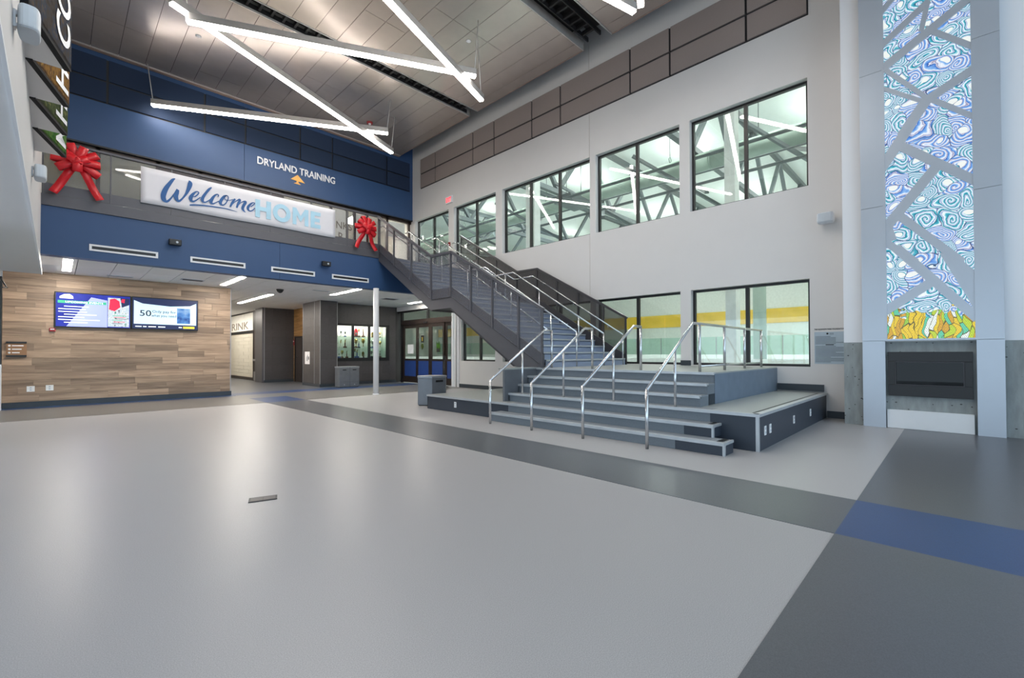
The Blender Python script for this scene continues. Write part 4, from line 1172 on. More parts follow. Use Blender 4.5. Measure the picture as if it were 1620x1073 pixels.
# ------------------------------------------------------------------ crossing light bars
def light_bar(p, q, z, label, cables=None):
    p = Vector((p[0], p[1], z)); q = Vector((q[0], q[1], z)); d = (q-p).normalized()
    t = thing('light_bar', label, 'light', (p+q)/2, 'white light bars hung from the high ceiling')
    up = Vector((0, 0, 1))
    obj('housing', MB().obox(p+up*.098, q+up*.098, .125, .14, M['alu_bar']), t)
    obj('lens', MB().obox(p+d*.01+up*.008, q-d*.01+up*.008, .108, .042, M['bar']), t)
    for k in (0, 1):
        e = (p+d*.03) if k == 0 else (q-d*.03)
        obj('suspension_cable', MB().tube([e+up*.13, Vector((e.x-(.12 if k == 0 else -.12), e.y, ZH))], .011, M['cable'], 6), t)
light_bar((1.486, 10.54), (7.83, 13.32), 7.90, 'white hanging light bar running below the slot, its end nearest the corner of both walls')
light_bar((1.756, 10.67), (6.91, 7.99), 7.75, 'white hanging light bar crossing between two others, angled toward the glazed wall')
light_bar((1.80, 15.62), (7.20, 12.48), 8.05, 'white hanging light bar closest to the high blue wall')
light_bar((7.505, 8.455), (1.87, 6.39), 7.60, 'white hanging light bar lowest of all, crossing over the angled bar')
light_bar((7.70, 4.16), (2.3, 1.55), 7.75, 'white hanging light bar of which only the tip shows at the top edge')
light_bar((7.98, 4.45), (2.14, 5.95), 7.95, 'white hanging light bar above the frame, seen mirrored in the high windows')

# ceiling sensors
for x, y, m, lab, c in ((2.44, 13.33, 'sign_white', 'small white round sprinkler cover on the metal ceiling left of the crossing bars', 'sprinkler'), (7.29, 8.71, 'sign_white', 'small white round sprinkler cover on the metal ceiling near the lowest light bar', 'sprinkler')):
    t = thing('sprinkler_cover', lab, c, (x, y, ZH)); 
    obj('plate', MB().lathe([(.05, -.02), (.06, -.012), (.06, 0)], (x, y, ZH), M[m], 16), t)
t = thing('ceiling_strobe', 'red and white alarm strobe on the metal ceiling above the bar ends', 'alarm', (7.5, 14.21, ZH))
obj('body', MB().lathe([(.09, -.05), (.10, -.02), (.10, 0)], (7.5, 14.21, ZH), M['red_alarm'], 16), t)
obj('strobe_lens', MB().lathe([(.02, -.08), (.04, -.07), (.045, -.05)], (7.5, 14.21, ZH), M['sign_white'], 12), t)

# ------------------------------------------------------------------ sawtooth photo sign on the left bulkhead
fs_ = thing('sawtooth_sign', 'sawtooth wall sign of angled photo faces with white letters high on the left bulkhead', 'sign', (-.22, 7.0, 4.03))
ZB, ZT = 4.03, 8.6
VY = [4.32, 5.25, 6.18, 7.09, 8.02, 8.93]
pm = ['photo_d', 'photo_d', 'photo_a', 'photo_b', 'photo_c']
letters = ['', 'CO', 'H', 'H', 'M']
for i in range(1, 5):
    a, c = VY[i], VY[i+1]
    obj('fin_core', MB().prism([(-.22, a), (.035, c), (-.22, c)], 'z', ZB, ZT, M['wall']), fs_)
    p = Vector((-.22, a, 0)); q = Vector((.04, c, 0)); d = (q-p).normalized(); nrm = Vector((d.y, -d.x, 0))
    th = .05
    face = MB()
    P = [p+nrm*.001, q+nrm*.001, q+nrm*th, p+nrm*th]
    face.prism([(v.x, v.y) for v in P], 'z', ZB+.02, ZT, M[pm[i]])
    fo = obj('photo_face', face, fs_)
    edge = MB().prism([(v.x, v.y) for v in P], 'z', ZB-.012, ZB+.05, M['void'])
    obj('face_edge', edge, fs_)
    if letters[i]:
        s_ = letters[i]
        L = (q-p).length
        h = (.25 if len(s_) == 1 else .29)*len(s_)
        w0, w1 = .58*L, .95*L
        cu = bpy.data.curves.new('t', 'FONT'); cu.body = s_; cu.offset = .02; cu.resolution_u = 4
        to = bpy.data.objects.new('t', cu); COL.objects.link(to); me = bpy.data.meshes.new_from_object(to)
        bpy.data.objects.remove(to); bpy.data.curves.remove(cu)
        v0 = [v.co.copy() for v in me.vertices]; ff = [tuple(f.vertices) for f in me.polygons]; bpy.data.meshes.remove(me)
        x0 = min(v.x for v in v0); x1 = max(v.x for v in v0); y0 = min(v.y for v in v0); y1 = max(v.y for v in v0)
        vs = []
        zb0 = ZB+(.125 if len(s_) > 1 else .09)
        for v in v0:
            up_ = (v.x-x0)/(x1-x0); ac = 1-(v.y-y0)/(y1-y0)
            b = p+d*(w0+(w1-w0)*ac)+nrm*(th+.006)
            vs.append((b.x, b.y, zb0+h*up_))
        obj('lettering', MB().add(vs, ff, M['sign_white']), fs_)

# white wall speakers
def speaker(c, ax, sx, label):
    t = thing('wall_speaker', label, 'speaker', c, 'white wall speakers')
    x, y, z = c
    if ax == 'l':
        pts = []
        for i in range(24):
            a = 2*math.pi*i/24
            pts.append((x+.075+.056*(abs(math.cos(a))**.6)*(1 if math.cos(a) > 0 else -1), y+.125*(abs(math.sin(a))**.6)*(1 if math.sin(a) > 0 else -1)))
        obj('cabinet', MB().prism(pts, 'z', z-.09*sx, z+.09*sx, M['speaker']), t, bevel=.012)
        pass
        obj('grille_cap', MB().prism([((p[0]-x-.075)*.9+x+.075, (p[1]-y)*.93+y) for p in pts], 'z', z-.096*sx, z-.09*sx, M['grille']), t)
        obj('bracket', MB().box(x-.001, x+.012, y-.03, y+.03, z-.06, z+.06, M['alu']).box(x+.012, x+.03, y-.02, y+.02, z-.05, z-.03, M['alu']).box(x+.012, x+.03, y-.02, y+.02, z+.03, z+.06, M['alu']), t)
    else:
        obj('cabinet', MB().box(x-.26, x-.06, y-.13, y+.13, z-.10, z+.10, M['speaker']), t, bevel=.04)
        box('grille_cap', x-.272, x-.26, y-.10, y+.10, z-.075, z+.075, M['grille'], t)
        obj('bracket', MB().box(x-.06, x, y-.03, y+.03, z-.03, z+.03, M['alu']), t)
speaker((-.22, 4.58, 3.55), 'l', .86, 'large white wall speaker close by on the left bulkhead under the photo sign')
speaker((-.22, 7.98, 3.47), 'l', .86, 'white wall speaker farther along the left bulkhead near the red bow')
speaker((XR, 1.72, 3.76), 'r', 1, 'white wall speaker on the pale wall between high and low windows')

# ------------------------------------------------------------------ screens on the wood wall
E_blue = screen_mat('screen_blue', [(28, 40, 150), (40, 60, 190), (70, 80, 205)], 1.0, 2.2)
E_lav = emit('screen_lavender', (140, 150, 225), .9); E_green = emit('screen_green', (40, 150, 110), .9)
E_white = emit('screen_white', (240, 246, 250), .9); E_pale = emit('screen_pale_blue', (190, 222, 236), .72)
E_navy = emit('screen_navy', (14, 26, 66), .8); E_red = emit('screen_red', (205, 25, 60), .9); E_yel = emit('screen_yellow', (235, 215, 50), .9)
E_mid = screen_mat('screen_mid_blue', [(30, 70, 150), (90, 150, 220), (170, 205, 240)], 1.0, 5)
E_art = screen_mat('screen_poster', [(30, 60, 90), (235, 240, 245), (200, 225, 235), (250, 250, 250), (60, 150, 140)], 1.0, 14)
E_dk = emit('screen_dark_text', (20, 24, 40), .6)
def screen(x0, x1, label):
    t = thing('wall_screen', label, 'screen', ((x0+x1)/2, 15.38, 1.9), 'paired screens on the wood wall')
    obj('casing', MB().box(x0, x1, 15.37, 15.44, 1.895, 2.755, M['black']), t, bevel=.006)
    return t
y = 15.37
def flat(name, x0, x1, z0, z1, m, par, d=.002): return box(name, x0, x1, y-d, y-d+.0015, z0, z1, m, par)
t1 = screen(-.025, 1.385, 'left wall screen on the wood wall, blue with an events list')
flat('display', .0, 1.36, 1.92, 2.73, E_blue, t1)
obj('pale_wedge', MB().prism([(.18, 1.92), (.92, 1.92), (.92, 2.60), (.62, 2.66)], 'y', y-.0030, y-.0022, E_lav), t1)
flat('poster', .93, 1.345, 1.94, 2.68, E_art, t1, .0045)
obj('poster_red', MB().prism([(.95, 2.38), (1.06, 2.34), (1.17, 2.45), (1.15, 2.60), (1.06, 2.665), (.97, 2.64)], 'y', y-.0058, y-.0048, E_red).prism([(1.18, 2.58), (1.25, 2.56), (1.26, 2.66), (1.20, 2.66)], 'y', y-.0058, y-.0048, E_red), t1)
obj('poster_dark', MB().prism([(1.17, 2.68), (1.345, 2.68), (1.345, 2.52), (1.20, 2.44)], 'y', y-.0054, y-.0046, E_navy), t1)
obj('cloud', MB().prism([(.06, 2.60), (.30, 2.60), (.29, 2.66), (.23, 2.71), (.14, 2.70), (.06, 2.64)], 'y', y-.004, y-.003, E_white), t1)
flat('heading_bar', .03, .90, 2.485, 2.55, E_green, t1, .004)
text('heading', 'UPCOMING EVENTS', E_white, t1, 'y', .16, .84, 2.495, 2.54, y-.004, bold=.01, depth=.001)
for k in range(7):
    flat('text_line', .04+(.0 if k % 3 else .10), .04+random.uniform(.45, .8), 2.40-k*.065, 2.418-k*.065, E_white, t1, .0045)
for k in range(6):
    flat('poster_text', .98+random.uniform(0, .1), 1.2+random.uniform(0, .1), 2.02+k*.04, 2.032+k*.04, (E_dk, E_red, E_green)[k % 3], t1, .0062)
t2 = screen(1.395, 2.85, 'right wall screen on the wood wall, pale blue with large black wording')
flat('display', 1.415, 2.83, 1.92, 2.73, E_navy, t2)
flat('slide', 1.44, 2.80, 2.04, 2.66, E_pale, t2, .003)
obj('slide_header', MB().prism([(1.44, 2.66), (2.80, 2.66), (2.66, 2.58), (2.2, 2.54), (1.62, 2.58)], 'y', y-.0046, y-.0036, E_navy), t2)
flat('slide_photo', 2.36, 2.66, 2.08, 2.50, E_mid, t2, .0045)
text('numerals', '50', E_dk, t2, 'y', 1.56, 1.80, 2.25, 2.41, y-.004, bold=.01, depth=.001)
text('wording', 'Only pay for', E_dk, t2, 'y', 1.82, 2.34, 2.33, 2.42, y-.004, bold=.008, depth=.001)
text('wording', 'what you need', E_dk, t2, 'y', 1.80, 2.34, 2.22, 2.31, y-.004, bold=.008, depth=.001)
flat('footer_tag', 2.50, 2.76, 1.945, 2.00, E_yel, t2, .004)
for a, c in ((1.47, 1.6), (1.63, 1.7), (1.74, 1.9), (1.95, 2.1), (2.4, 2.47)):
    flat('footer_text', a, c, 1.96, 1.985, E_white, t2, .004)
# directory sign
t = thing('directory_sign', 'small tan directory sign with black bars on the wood wall', 'sign', (-.63, 15.45, 1.34))
box('plate', -.79, -.47, 15.42, 15.45, 1.22, 1.50, mat('sign_tan', (150, 112, 80), .5), t)
box('bar', -.79, -.47, 15.405, 15.45, 1.495, 1.535, M['black'], t); box('bar', -.79, -.47, 15.405, 15.45, 1.185, 1.225, M['black'], t)
for k in range(3):
    z = 1.44-k*.08
    obj('bullet', MB().tube([(-.74, 15.42, z), (-.74, 15.412, z)], .022, M['sign_white'], 10), t)
    box('text_line', -.70, -.52-(.03*k), 15.414, 15.42, z-.012, z+.012, M['sign_white'], t)
t = thing('alarm_strobe', 'red alarm strobe on the wood wall under the left screen', 'alarm', (-.055, 15.45, 1.83))
obj('body', MB().box(-.11, 0, 15.40, 15.45, 1.79, 1.875, M['red_alarm']), t, bevel=.008)
box('strobe_lens', -.09, -.02, 15.39, 15.40, 1.83, 1.85, M['sign_white'], t)
t = thing('alarm_strobe', 'small red alarm strobe on the pale pier between high windows', 'alarm', (XR, 13.42, 5.29))
obj('body', MB().box(XR-.05, XR, 13.36, 13.46, 5.21, 5.37, M['red_alarm']), t, bevel=.008)
box('strobe_lens', XR-.06, XR-.05, 13.38, 13.44, 5.25, 5.29, M['sign_white'], t)
t = thing('call_point', 'red call point beside the dark door between the tiled blocks', 'alarm', (7.44, 20.86, 1.75))
obj('body', MB().box(7.40, 7.45, 20.81, 20.93, 1.60, 1.85, M['red_alarm']), t, bevel=.006)
box('lens', 7.39, 7.40, 20.84, 20.90, 1.75, 1.80, M['sign_white'], t)
t = thing('paper_notice', 'white paper notice taped to the side of the tiled pillar', 'notice', (6.815, 17.8, 1.07))
box('sheet', 6.808, 6.816, 17.56, 18.02, .83, 1.31, M['sign_white'], t)
for k in range(4): box('text_line', 6.805, 6.808, 17.72+.04*k, 17.735+.04*k, .95, 1.2-(.03*k), M['ink_grey'], t)
box('picture', 6.805, 6.808, 17.62, 17.69, 1.0, 1.12, M['ink_black'], t)

# exit sign
t = thing('exit_sign', 'lit red EXIT sign on the pale wall above the high windows', 'sign', (XR, 13.4, 6.96))
obj('housing', MB().box(XR-.06, XR, 13.21, 13.59, 6.82, 7.09, M['white']), t, bevel=.008)
text('lettering', 'EXIT', M['exit'], t, 'x', 13.55, 13.25, 6.87, 7.04, XR-.06, bold=.03, depth=.004)

# donor plaque lettering panel
t = thing('donor_plaque', 'pale blue-grey donor panel of fine print beside the hearth wall', 'plaque', (XR, 1.71, 1.02))
box('panel', XR-.006, XR, 1.475, 1.95, 1.02, 1.63, M['plaque'], t)
text('heading', 'THE GLENVIEW PARK FOUNDATION', M['ink_black'], t, 'x', 1.95, 1.475, 1.665, 1.695, XR, bold=.02, depth=.003)
obj('emblem', MB().tube([(XR-.006, 1.74, 1.595), (XR-.009, 1.74, 1.595)], .018, M['ink_black'], 12), t)
for k, z in enumerate((1.60, 1.58)): box('text_line', XR-.008, XR-.006, 1.64, 1.71, z-.004, z+.004, M['ink_grey'], t)
box('subheading', XR-.008, XR-.006, 1.64, 1.77, 1.375, 1.39, M['ink_black'], t)
mb = MB()
for k in range(22):
    z = 1.54-k*.023
    if abs(z-1.38) < .02: continue
    mb.box(XR-.0075, XR-.006, 1.49+random.choice((0, 0, 0, .12, .2)), 1.935, z-.0045, z+.0045, M['ink_grey'])
o = obj('fine_print', mb, t); o['kind'] = 'stuff'

# floor power box
def rot_box(name, c, ang, lx, ly, z0, z1, m, par):
    ca, sa = math.cos(ang), math.sin(ang)
    P = [(c[0]+ca*a*lx/2-sa*b*ly/2, c[1]+sa*a*lx/2+ca*b*ly/2) for a, b in ((-1, -1), (1, -1), (1, 1), (-1, 1))]
    return obj(name, MB().prism(P, 'z', z0, z1, m), par)
t = thing('floor_box', 'small dark floor power plate set in the pale grey floor', 'floor plate', (1.26, 4.245, 0))
rot_box('frame', (1.26, 4.245), -.32, .215, .125, .0005, .006, M['black'], t)
rot_box('cover', (1.26, 4.245), -.32, .185, .095, .006, .0075, mat('floor_box_cover', (84, 80, 80), .4, metal=.3), t)
rot_box('hinge_seam', (1.26, 4.245), -.32, .004, .095, .0075, .008, M['black'], t)

# ------------------------------------------------------------------ bins
def bin_(name, label, poly, h, loc, grp):
    t = thing(name, label, 'bin', loc, grp)
    obj('body', MB().prism(poly, 'z', .02, h-.05, M['bin']), t, bevel=.006)
    cx = sum(p[0] for p in poly)/len(poly); cy = sum(p[1] for p in poly)/len(poly)
    obj('top', MB().prism([(cx+(p[0]-cx)*1.03, cy+(p[1]-cy)*1.03) for p in poly], 'z', h-.05, h, M['bin_top']), t, bevel=.008)
    obj('base_plate', MB().prism([(cx+(p[0]-cx)*.94, cy+(p[1]-cy)*.94) for p in poly], 'z', 0.004, .02, M['black']), t)
    return t
t = bin_('litter_bin', 'grey faceted litter bin standing behind the low slate bench end', [(6.02, 9.06), (6.22, 8.78), (6.62, 8.78), (6.74, 8.92), (6.74, 9.2), (6.5, 9.34), (6.2, 9.34)], .70, (6.35, 9.06, 0), None)
box('slot', 6.33, 6.53, 8.765, 8.785, .555, .60, M['black'], t)
t = bin_('recycling_bin', 'wide grey twin bin with two slots against the charcoal tile wall', [(7.18, 16.18), (7.18, 15.80), (7.55, 15.80), (7.57, 15.83), (7.59, 15.80), (7.93, 15.80), (7.93, 16.18)], .76, (7.55, 16.0, 0), None)
for a in (7.30, 7.68): box('slot', a, a+.13, 15.785, 15.80, .62, .655, M['black'], t)
for a in (7.36, 7.75): obj('lock', MB().tube([(a, 15.80, .10), (a, 15.788, .10)], .018, M['alu'], 10), t)
box('seam', 7.195, 7.90, 15.793, 15.80, .20, .208, M['charcoal'], t)

# ------------------------------------------------------------------ trophy case
tc = thing('trophy_case', 'black framed lit trophy case built into the charcoal tile wall', 'cabinet', (8.75, 17.12, .93))
x0, x1, z0, z1 = case
e = MB(); yy = 17.09
e.box(x0, x1, yy, 17.16, z1-.09, z1, M['black']).box(x0, x1, yy, 17.16, z0, z0+.13, M['black']).box(x0, x0+.03, yy, 17.16, z0+.13, z1-.09, M['black']).box(x1-.14, x1, yy, 17.16, z0+.13, z1-.09, M['black'])
obj('frame', e, tc)
mx_ = [x0+.03, 8.32, 9.02, x1-.14]
for m_ in mx_[1:3]: box('mullion', m_-.045, m_+.045, yy, 17.16, z0+.13, z1-.09, M['black'], tc)
for i in range(3): box('pane', mx_[i]+(.045 if i else 0), mx_[i+1]-(.045 if i < 2 else 0), 17.115, 17.121, z0+.13, z1-.09, M['glass_clear'], tc)
box('back_panel', x0-.03, x1+.03, 17.62, 17.66, z0-.05, z1+.05, M['rinkwall'], tc)
box('side_panel', x0-.04, x0, 17.17, 17.62, z0, z1, M['rinkwall'], tc); box('side_panel', x1, x1+.04, 17.17, 17.62, z0, z1, M['rinkwall'], tc)
box('case_floor', x0, x1, 17.17, 17.62, z0+.06, z0+.13, M['black'], tc)
for z in (1.46, 1.90): box('shelf', x0, x1, 17.24, 17.62, z-.008, z, M['glass_teal'], tc)
box('case_ceiling', x0, x1, 17.17, 17.62, z1-.02, z1, M['white'], tc)
for i in range(3): box('strip_light', mx_[i]+.1, mx_[i+1]-.1, 17.3, 17.36, z1-.04, z1-.02, M['lamp'], tc)
def trophy(x, y, z, h, style, cup, base, label, grp):
    t = thing('trophy', label, 'trophy', (x, y, z), grp)
    c = (x, y, z); r = h*.16
    obj('base', MB().box(x-r, x+r, y-r*.8, y+r*.8, z, z+h*.16, M[base]), t)
    if style == 'cup':
        obj('stem', MB().lathe([(r*.6, .16*h), (r*.22, .24*h), (r*.2, .46*h), (r*.5, .5*h)], c, M[cup], 8), t)
        obj('bowl', MB().lathe([(r*.45, .5*h), (r*.9, .62*h), (r*1.05, .84*h), (r*1.0, h), (r*.9, .98*h)], c, M[cup], 10), t)
        hb = MB()
        for s_ in (-1, 1): hb.tube([(x+s_*r*.95, y, z+.9*h), (x+s_*r*1.5, y, z+.86*h), (x+s_*r*1.4, y, z+.68*h), (x+s_*r*.85, y, z+.62*h)], r*.09, M[cup], 5)
        obj('handles', hb, t)
    elif style == 'figure':
        obj('column', MB().lathe([(r*.5, .16*h), (r*.42, .2*h), (r*.42, .52*h), (r*.55, .56*h)], c, M[base if base != 'tro_black' else 'tro_blue'], 8), t)
        f = MB().lathe([(r*.35, .56*h), (r*.28, .66*h), (r*.4, .78*h), (r*.18, .86*h), (r*.22, .91*h), (r*.14, .96*h), (r*.03, .98*h)], c, M[cup], 8)
        f.tube([(x+r*.3, y, z+.8*h), (x+r*.7, y, z+.92*h), (x+r*.6, y, z+1.0*h)], r*.1, M[cup], 5)
        obj('figure', f, t)
    elif style == 'tower':
        f = MB()
        for s_ in (-1, 1):
            f.lathe([(r*.14, .16*h), (r*.14, .62*h)], (x+s_*r*.6, y, z), M['tro_silver'], 6)
        obj('columns', f, t)
        box('deck', x-r*.9, x+r*.9, y-r*.6, y+r*.6, z+.62*h, z+.66*h, M[base], t)
        obj('bowl', MB().lathe([(r*.2, .66*h), (r*.5, .74*h), (r*.6, .9*h), (r*.3, h)], c, M[cup], 8), t)
    else:
        obj('plaque', MB().prism([(x-r*1.1, z+.16*h), (x+r*1.1, z+.16*h), (x+r*1.3, z+.8*h), (x, z+h), (x-r*1.3, z+.8*h)], 'y', y-.015, y+.015, M[cup]), t)
        box('label_plate', x-r*.6, x+r*.6, y-.02, y-.015, z+.3*h, z+.5*h, M['tro_silver'], t)
cols = {'tro_gold': 'gold', 'tro_silver': 'silver', 'tro_blue': 'blue', 'tro_red': 'red', 'tro_white': 'white'}
bases = {'tro_wood': 'brown', 'tro_black': 'black', 'tro_white': 'white', 'tro_blue': 'blue'}
names = {'cup': 'two-handled cup', 'figure': 'figure trophy', 'tower': 'twin-column trophy', 'plaque': 'upright plaque'}
bay = ['bay by the pillar', 'middle bay', 'bay by the doors']; shf = {z0+.13: 'bottom', 1.46: 'middle', 1.90: 'top'}
plan = {(0, z0+.13): [('figure', 'tro_gold', 'tro_blue', .34), ('plaque', 'tro_white', 'tro_blue', .36), ('cup', 'tro_gold', 'tro_wood', .30), ('figure', 'tro_gold', 'tro_wood', .30)],
        (0, 1.46): [('cup', 'tro_gold', 'tro_black', .24), ('figure', 'tro_gold', 'tro_white', .34), ('figure', 'tro_gold', 'tro_wood', .36)],
        (0, 1.90): [('cup', 'tro_silver', 'tro_black', .24), ('cup', 'tro_silver', 'tro_white', .26), ('cup', 'tro_silver', 'tro_blue', .24)],
        (1, z0+.13): [('figure', 'tro_silver', 'tro_white', .30), ('tower', 'tro_gold', 'tro_blue', .38), ('figure', 'tro_gold', 'tro_blue', .36), ('tower', 'tro_white', 'tro_white', .37), ('plaque', 'tro_gold', 'tro_black', .26)],
        (1, 1.46): [('figure', 'tro_gold', 'tro_black', .30), ('cup', 'tro_gold', 'tro_wood', .36), ('figure', 'tro_silver', 'tro_black', .3), ('cup', 'tro_gold', 'tro_white', .38)],
        (1, 1.90): [('cup', 'tro_silver', 'tro_wood', .3), ('plaque', 'tro_red', 'tro_black', .36), ('tower', 'tro_gold', 'tro_wood', .36), ('figure', 'tro_gold', 'tro_wood', .38)],
        (2, z0+.13): [('figure', 'tro_gold', 'tro_blue', .34), ('cup', 'tro_silver', 'tro_black', .3), ('figure', 'tro_gold', 'tro_black', .36), ('tower', 'tro_silver', 'tro_black', .3), ('figure', 'tro_gold', 'tro_wood', .3)],
        (2, 1.46): [('cup', 'tro_gold', 'tro_black', .3), ('cup', 'tro_silver', 'tro_blue', .32), ('figure', 'tro_gold', 'tro_white', .3), ('cup', 'tro_gold', 'tro_white', .28)],
        (2, 1.90): [('plaque', 'tro_gold', 'tro_black', .22), ('plaque', 'tro_gold', 'tro_wood', .24), ('figure', 'tro_gold', 'tro_black', .26), ('cup', 'tro_gold', 'tro_wood', .22)]}
ordn = ['first', 'second', 'third', 'fourth', 'fifth']
for (b_, z), lst in plan.items():
    a = mx_[b_]+.06; c = mx_[b_+1]-.06
    for i, (s_, cu, ba, h) in enumerate(lst):
        xx = a+(c-a)*(i+.5)/len(lst)
        trophy(xx, 17.36+.05*((i*7) % 3), z, h, s_, cu, ba, '%s %s on %s base, %s on %s shelf, %s' % (cols[cu], names[s_], bases[ba], ordn[i], shf[z], bay[b_]), 'trophies in the lit case')

# ------------------------------------------------------------------ sliding doors under the balcony
d1 = struct('door_1', (XR+.1, 15.0, 0))
X = XR+.05
BZ = M['bronze']
e = MB()
e.box(X, X+.12, 13.36, 16.88, 2.42, 2.62, BZ).box(X, X+.10, 13.36, 17.2, 2.95, 3.02, M['black'])
e.box(X, X+.10, 14.90, 14.97, 2.62, 2.95, M['black']).box(X, X+.10, 16.80, 16.88, 0, 2.95, M['black']).box(X, X+.10, 13.30, 13.38, 0, 2.95, M['white'])
obj('frame', e, d1)
box('sensor', X-.05, X, 14.9, 15.15, 2.43, 2.50, M['black'], d1)
for a, c in ((13.38, 14.90), (14.97, 16.80)): box('transom_pane', X+.04, X+.05, a, c, 2.62, 2.95, M['glass'], d1)
leaf = [(16.80, 15.72), (15.72, 14.77), (14.77, 13.85), (13.85, 13.38)]
for i, (b_, a) in enumerate(leaf):
    xx = X+.02 if i in (1, 2) else X+.06
    ld = MB()
    ld.box(xx, xx+.045, a, a+.10, .02, 2.42, BZ).box(xx, xx+.045, b_-.12, b_, .02, 2.42, BZ).box(xx, xx+.045, a+.10, b_-.12, .02, .28, BZ).box(xx, xx+.045, a+.10, b_-.12, .93, 1.01, BZ).box(xx, xx+.045, a+.10, b_-.12, 2.28, 2.42, BZ)
    lf = obj('door_leaf', ld, d1)
    box('lower_panel', xx+.01, xx+.035, a+.10, b_-.12, .28, .93, M['door_blue'], lf)
    box('pane', xx+.018, xx+.026, a+.10, b_-.12, 1.01, 2.28, M['glass'], lf)
box('sidelight', X+.04, X+.05, 16.88, 17.2, .05, 2.95, M['glass'], d1)
tm = struct('trim_1', (XR, 13.0, 0))
box('jamb_panel', XR-.02, XR+.1, 12.84, 13.13, 0, 2.95, M['white'], tm)
box('corner_trim', XR-.03, XR-.02, 12.98, 13.02, 0, 2.7, M['alu'], tm)
for i, (yy, zz, m1, m2) in enumerate(((15.28, 1.62, 'ink_black', 'photo_b'), (14.22, 1.45, 'photo_b', 'photo_c'))):
    t = thing('door_poster', ['small dark poster with a green emblem on the sliding door glass, left leaf', 'small green poster on the sliding door glass, right leaf'][i], 'poster', (X+.01, yy, zz))
    if i == 0:
        box('sheet', X+.008, X+.014, yy-.10, yy+.10, 1.66, 1.95, M['ink_black'], t)
        box('picture', X+.004, X+.008, yy-.05, yy+.05, 1.72, 1.88, M['tro_gold'], t)
        obj('emblem', MB().prism([(yy-.10, 1.5), (yy, 1.36), (yy+.10, 1.5), (yy+.06, 1.62), (yy-.06, 1.62)], 'x', X+.004, X+.01, M['photo_b']), t)
    else:
        obj('cutout', MB().prism([(yy-.13, 1.28), (yy+.10, 1.28), (yy+.10, 1.70), (yy+.02, 1.58), (yy-.06, 1.70), (yy-.13, 1.55)], 'x', X+.006, X+.012, M['photo_c']), t)
        box('dark_base', X+.003, X+.006, yy-.10, yy+.08, 1.28, 1.42, M['ink_black'], t)
t = thing('paper_notice', 'pale paper notice on the glass of the sliding door nearest the trophy case', 'notice', (X+.05, 16.1, 1.4))
box('sheet', X+.046, X+.052, 15.98, 16.42, 1.22, 1.60, M['sign_white'], t)
t = thing('queue_post', 'slim black belt-barrier post standing at the doors behind the grey bin', 'post', (9.92, 13.25, 0))
obj('base', MB().lathe([(.16, 0), (.16, .02), (.04, .05)], (9.92, 13.25, 0), M['black'], 16), t)
obj('pole', MB().lathe([(.032, .05), (.032, 1.0)], (9.92, 13.25, 0), M['black'], 12), t)
obj('belt_head', MB().lathe([(.05, 1.0), (.05, 1.12), (.02, 1.15)], (9.92, 13.25, 0), M['black'], 12), t)

# ------------------------------------------------------------------ fireplace
fp = thing('fireplace', 'black linear gas fireplace in board-marked concrete above a white plinth', 'fireplace', (9.69, .31, 0))
e = MB()
x0, x1 = 9.645, 9.70
e.box(x0, x1, -.173, .806, 1.09, 1.245, M['black']).box(x0, x1, -.173, .806, .53, .71, M['black']).box(x0, x1, .717, .806, .71, 1.09, M['black']).box(x0, x1, -.173, -.085, .71, 1.09, M['black'])
obj('surround', e, fp, bevel=.004)
e = MB(); e.box(x0-.004, x0, -.085, .717, 1.078, 1.09, M['charcoal_d']).box(x0-.004, x0, -.085, .717, .71, .722, M['charcoal_d']).box(x0-.004, x0, -.085, -.073, .722, 1.078, M['charcoal_d']).box(x0-.004, x0, .705, .717, .722, 1.078, M['charcoal_d'])
obj('inner_bead', e, fp)
box('pane', 9.675, 9.68, -.085, .717, .71, 1.09, M['smoke'], fp)
e = MB(); e.box(9.99, 10.0, -.09, .72, .70, 1.10, M['charcoal_d']).box(9.70, 10.0, -.09, .72, .70, .705, M['black']).box(9.70, 10.0, -.09, .72, 1.095, 1.10, M['black'])
obj('firebox', e, fp)
box('burner_tray', 9.74, 9.90, -.05, .68, .706, .73, M['black'], fp)
mb = MB()
for k in range(90):
    xx, yy = random.uniform(9.75, 9.89), random.uniform(-.04, .67); r = random.uniform(.006, .014)
    mb.lathe([(r*.4, 0), (r, r*.8), (r*.3, r*1.7)], (xx, yy, .73), M['ember'], 5)
o = obj('crystal_bed', mb, fp); o['kind'] = 'stuff'
obj('plinth', MB().box(9.635, 9.69, -.185, .835-.012, .004, .30, M['plinth']), fp, bevel=.004)

# backlit glass picture behind the pierced sheet
ag = thing('stained_glass', 'tall backlit stained glass of blue swirls and green-gold leaves behind angled straps', 'glass artwork', (9.66, .3, 1.455))
for c in range(3):
    a = -.21+c*(1.02/3); b_ = a+1.02/3
    z = 1.45; r = 0
    while z < 9.0:
        h = (.42, .95, .80)[r % 3] if r else (.42, .42, .42)[c]
        box('pane', 9.655, 9.665, a+.0015, b_-.0015, z+.0015, z+h-.0015, M['art'], ag)
        z += h; r += 1
for q in STRAPS:
    P = [(min(max(p[0], -.213), .815), p[1]) for p in q]
    ar = 0
    # clip the strap to the opening
    def clip(poly, lim, sgn):
        outp = []
        for i in range(len(poly)):
            a, b = poly[i], poly[(i+1) % len(poly)]
            ia, ib = sgn*(a[0]-lim) >= 0, sgn*(b[0]-lim) >= 0
            if ia: outp.append(a)
            if ia != ib:
                t_ = (lim-a[0])/(b[0]-a[0]); outp.append((lim, a[1]+t_*(b[1]-a[1])))
        return outp
    P = clip(clip(list(q), -.206, 1), .807, -1)
    if len(P) < 3: continue
    k = len([o for o in ag.children if o.name.startswith('strap')])
    obj('strap', MB().prism(P, 'x', 9.604+.0004*k, 9.634, M['clad']), ag)
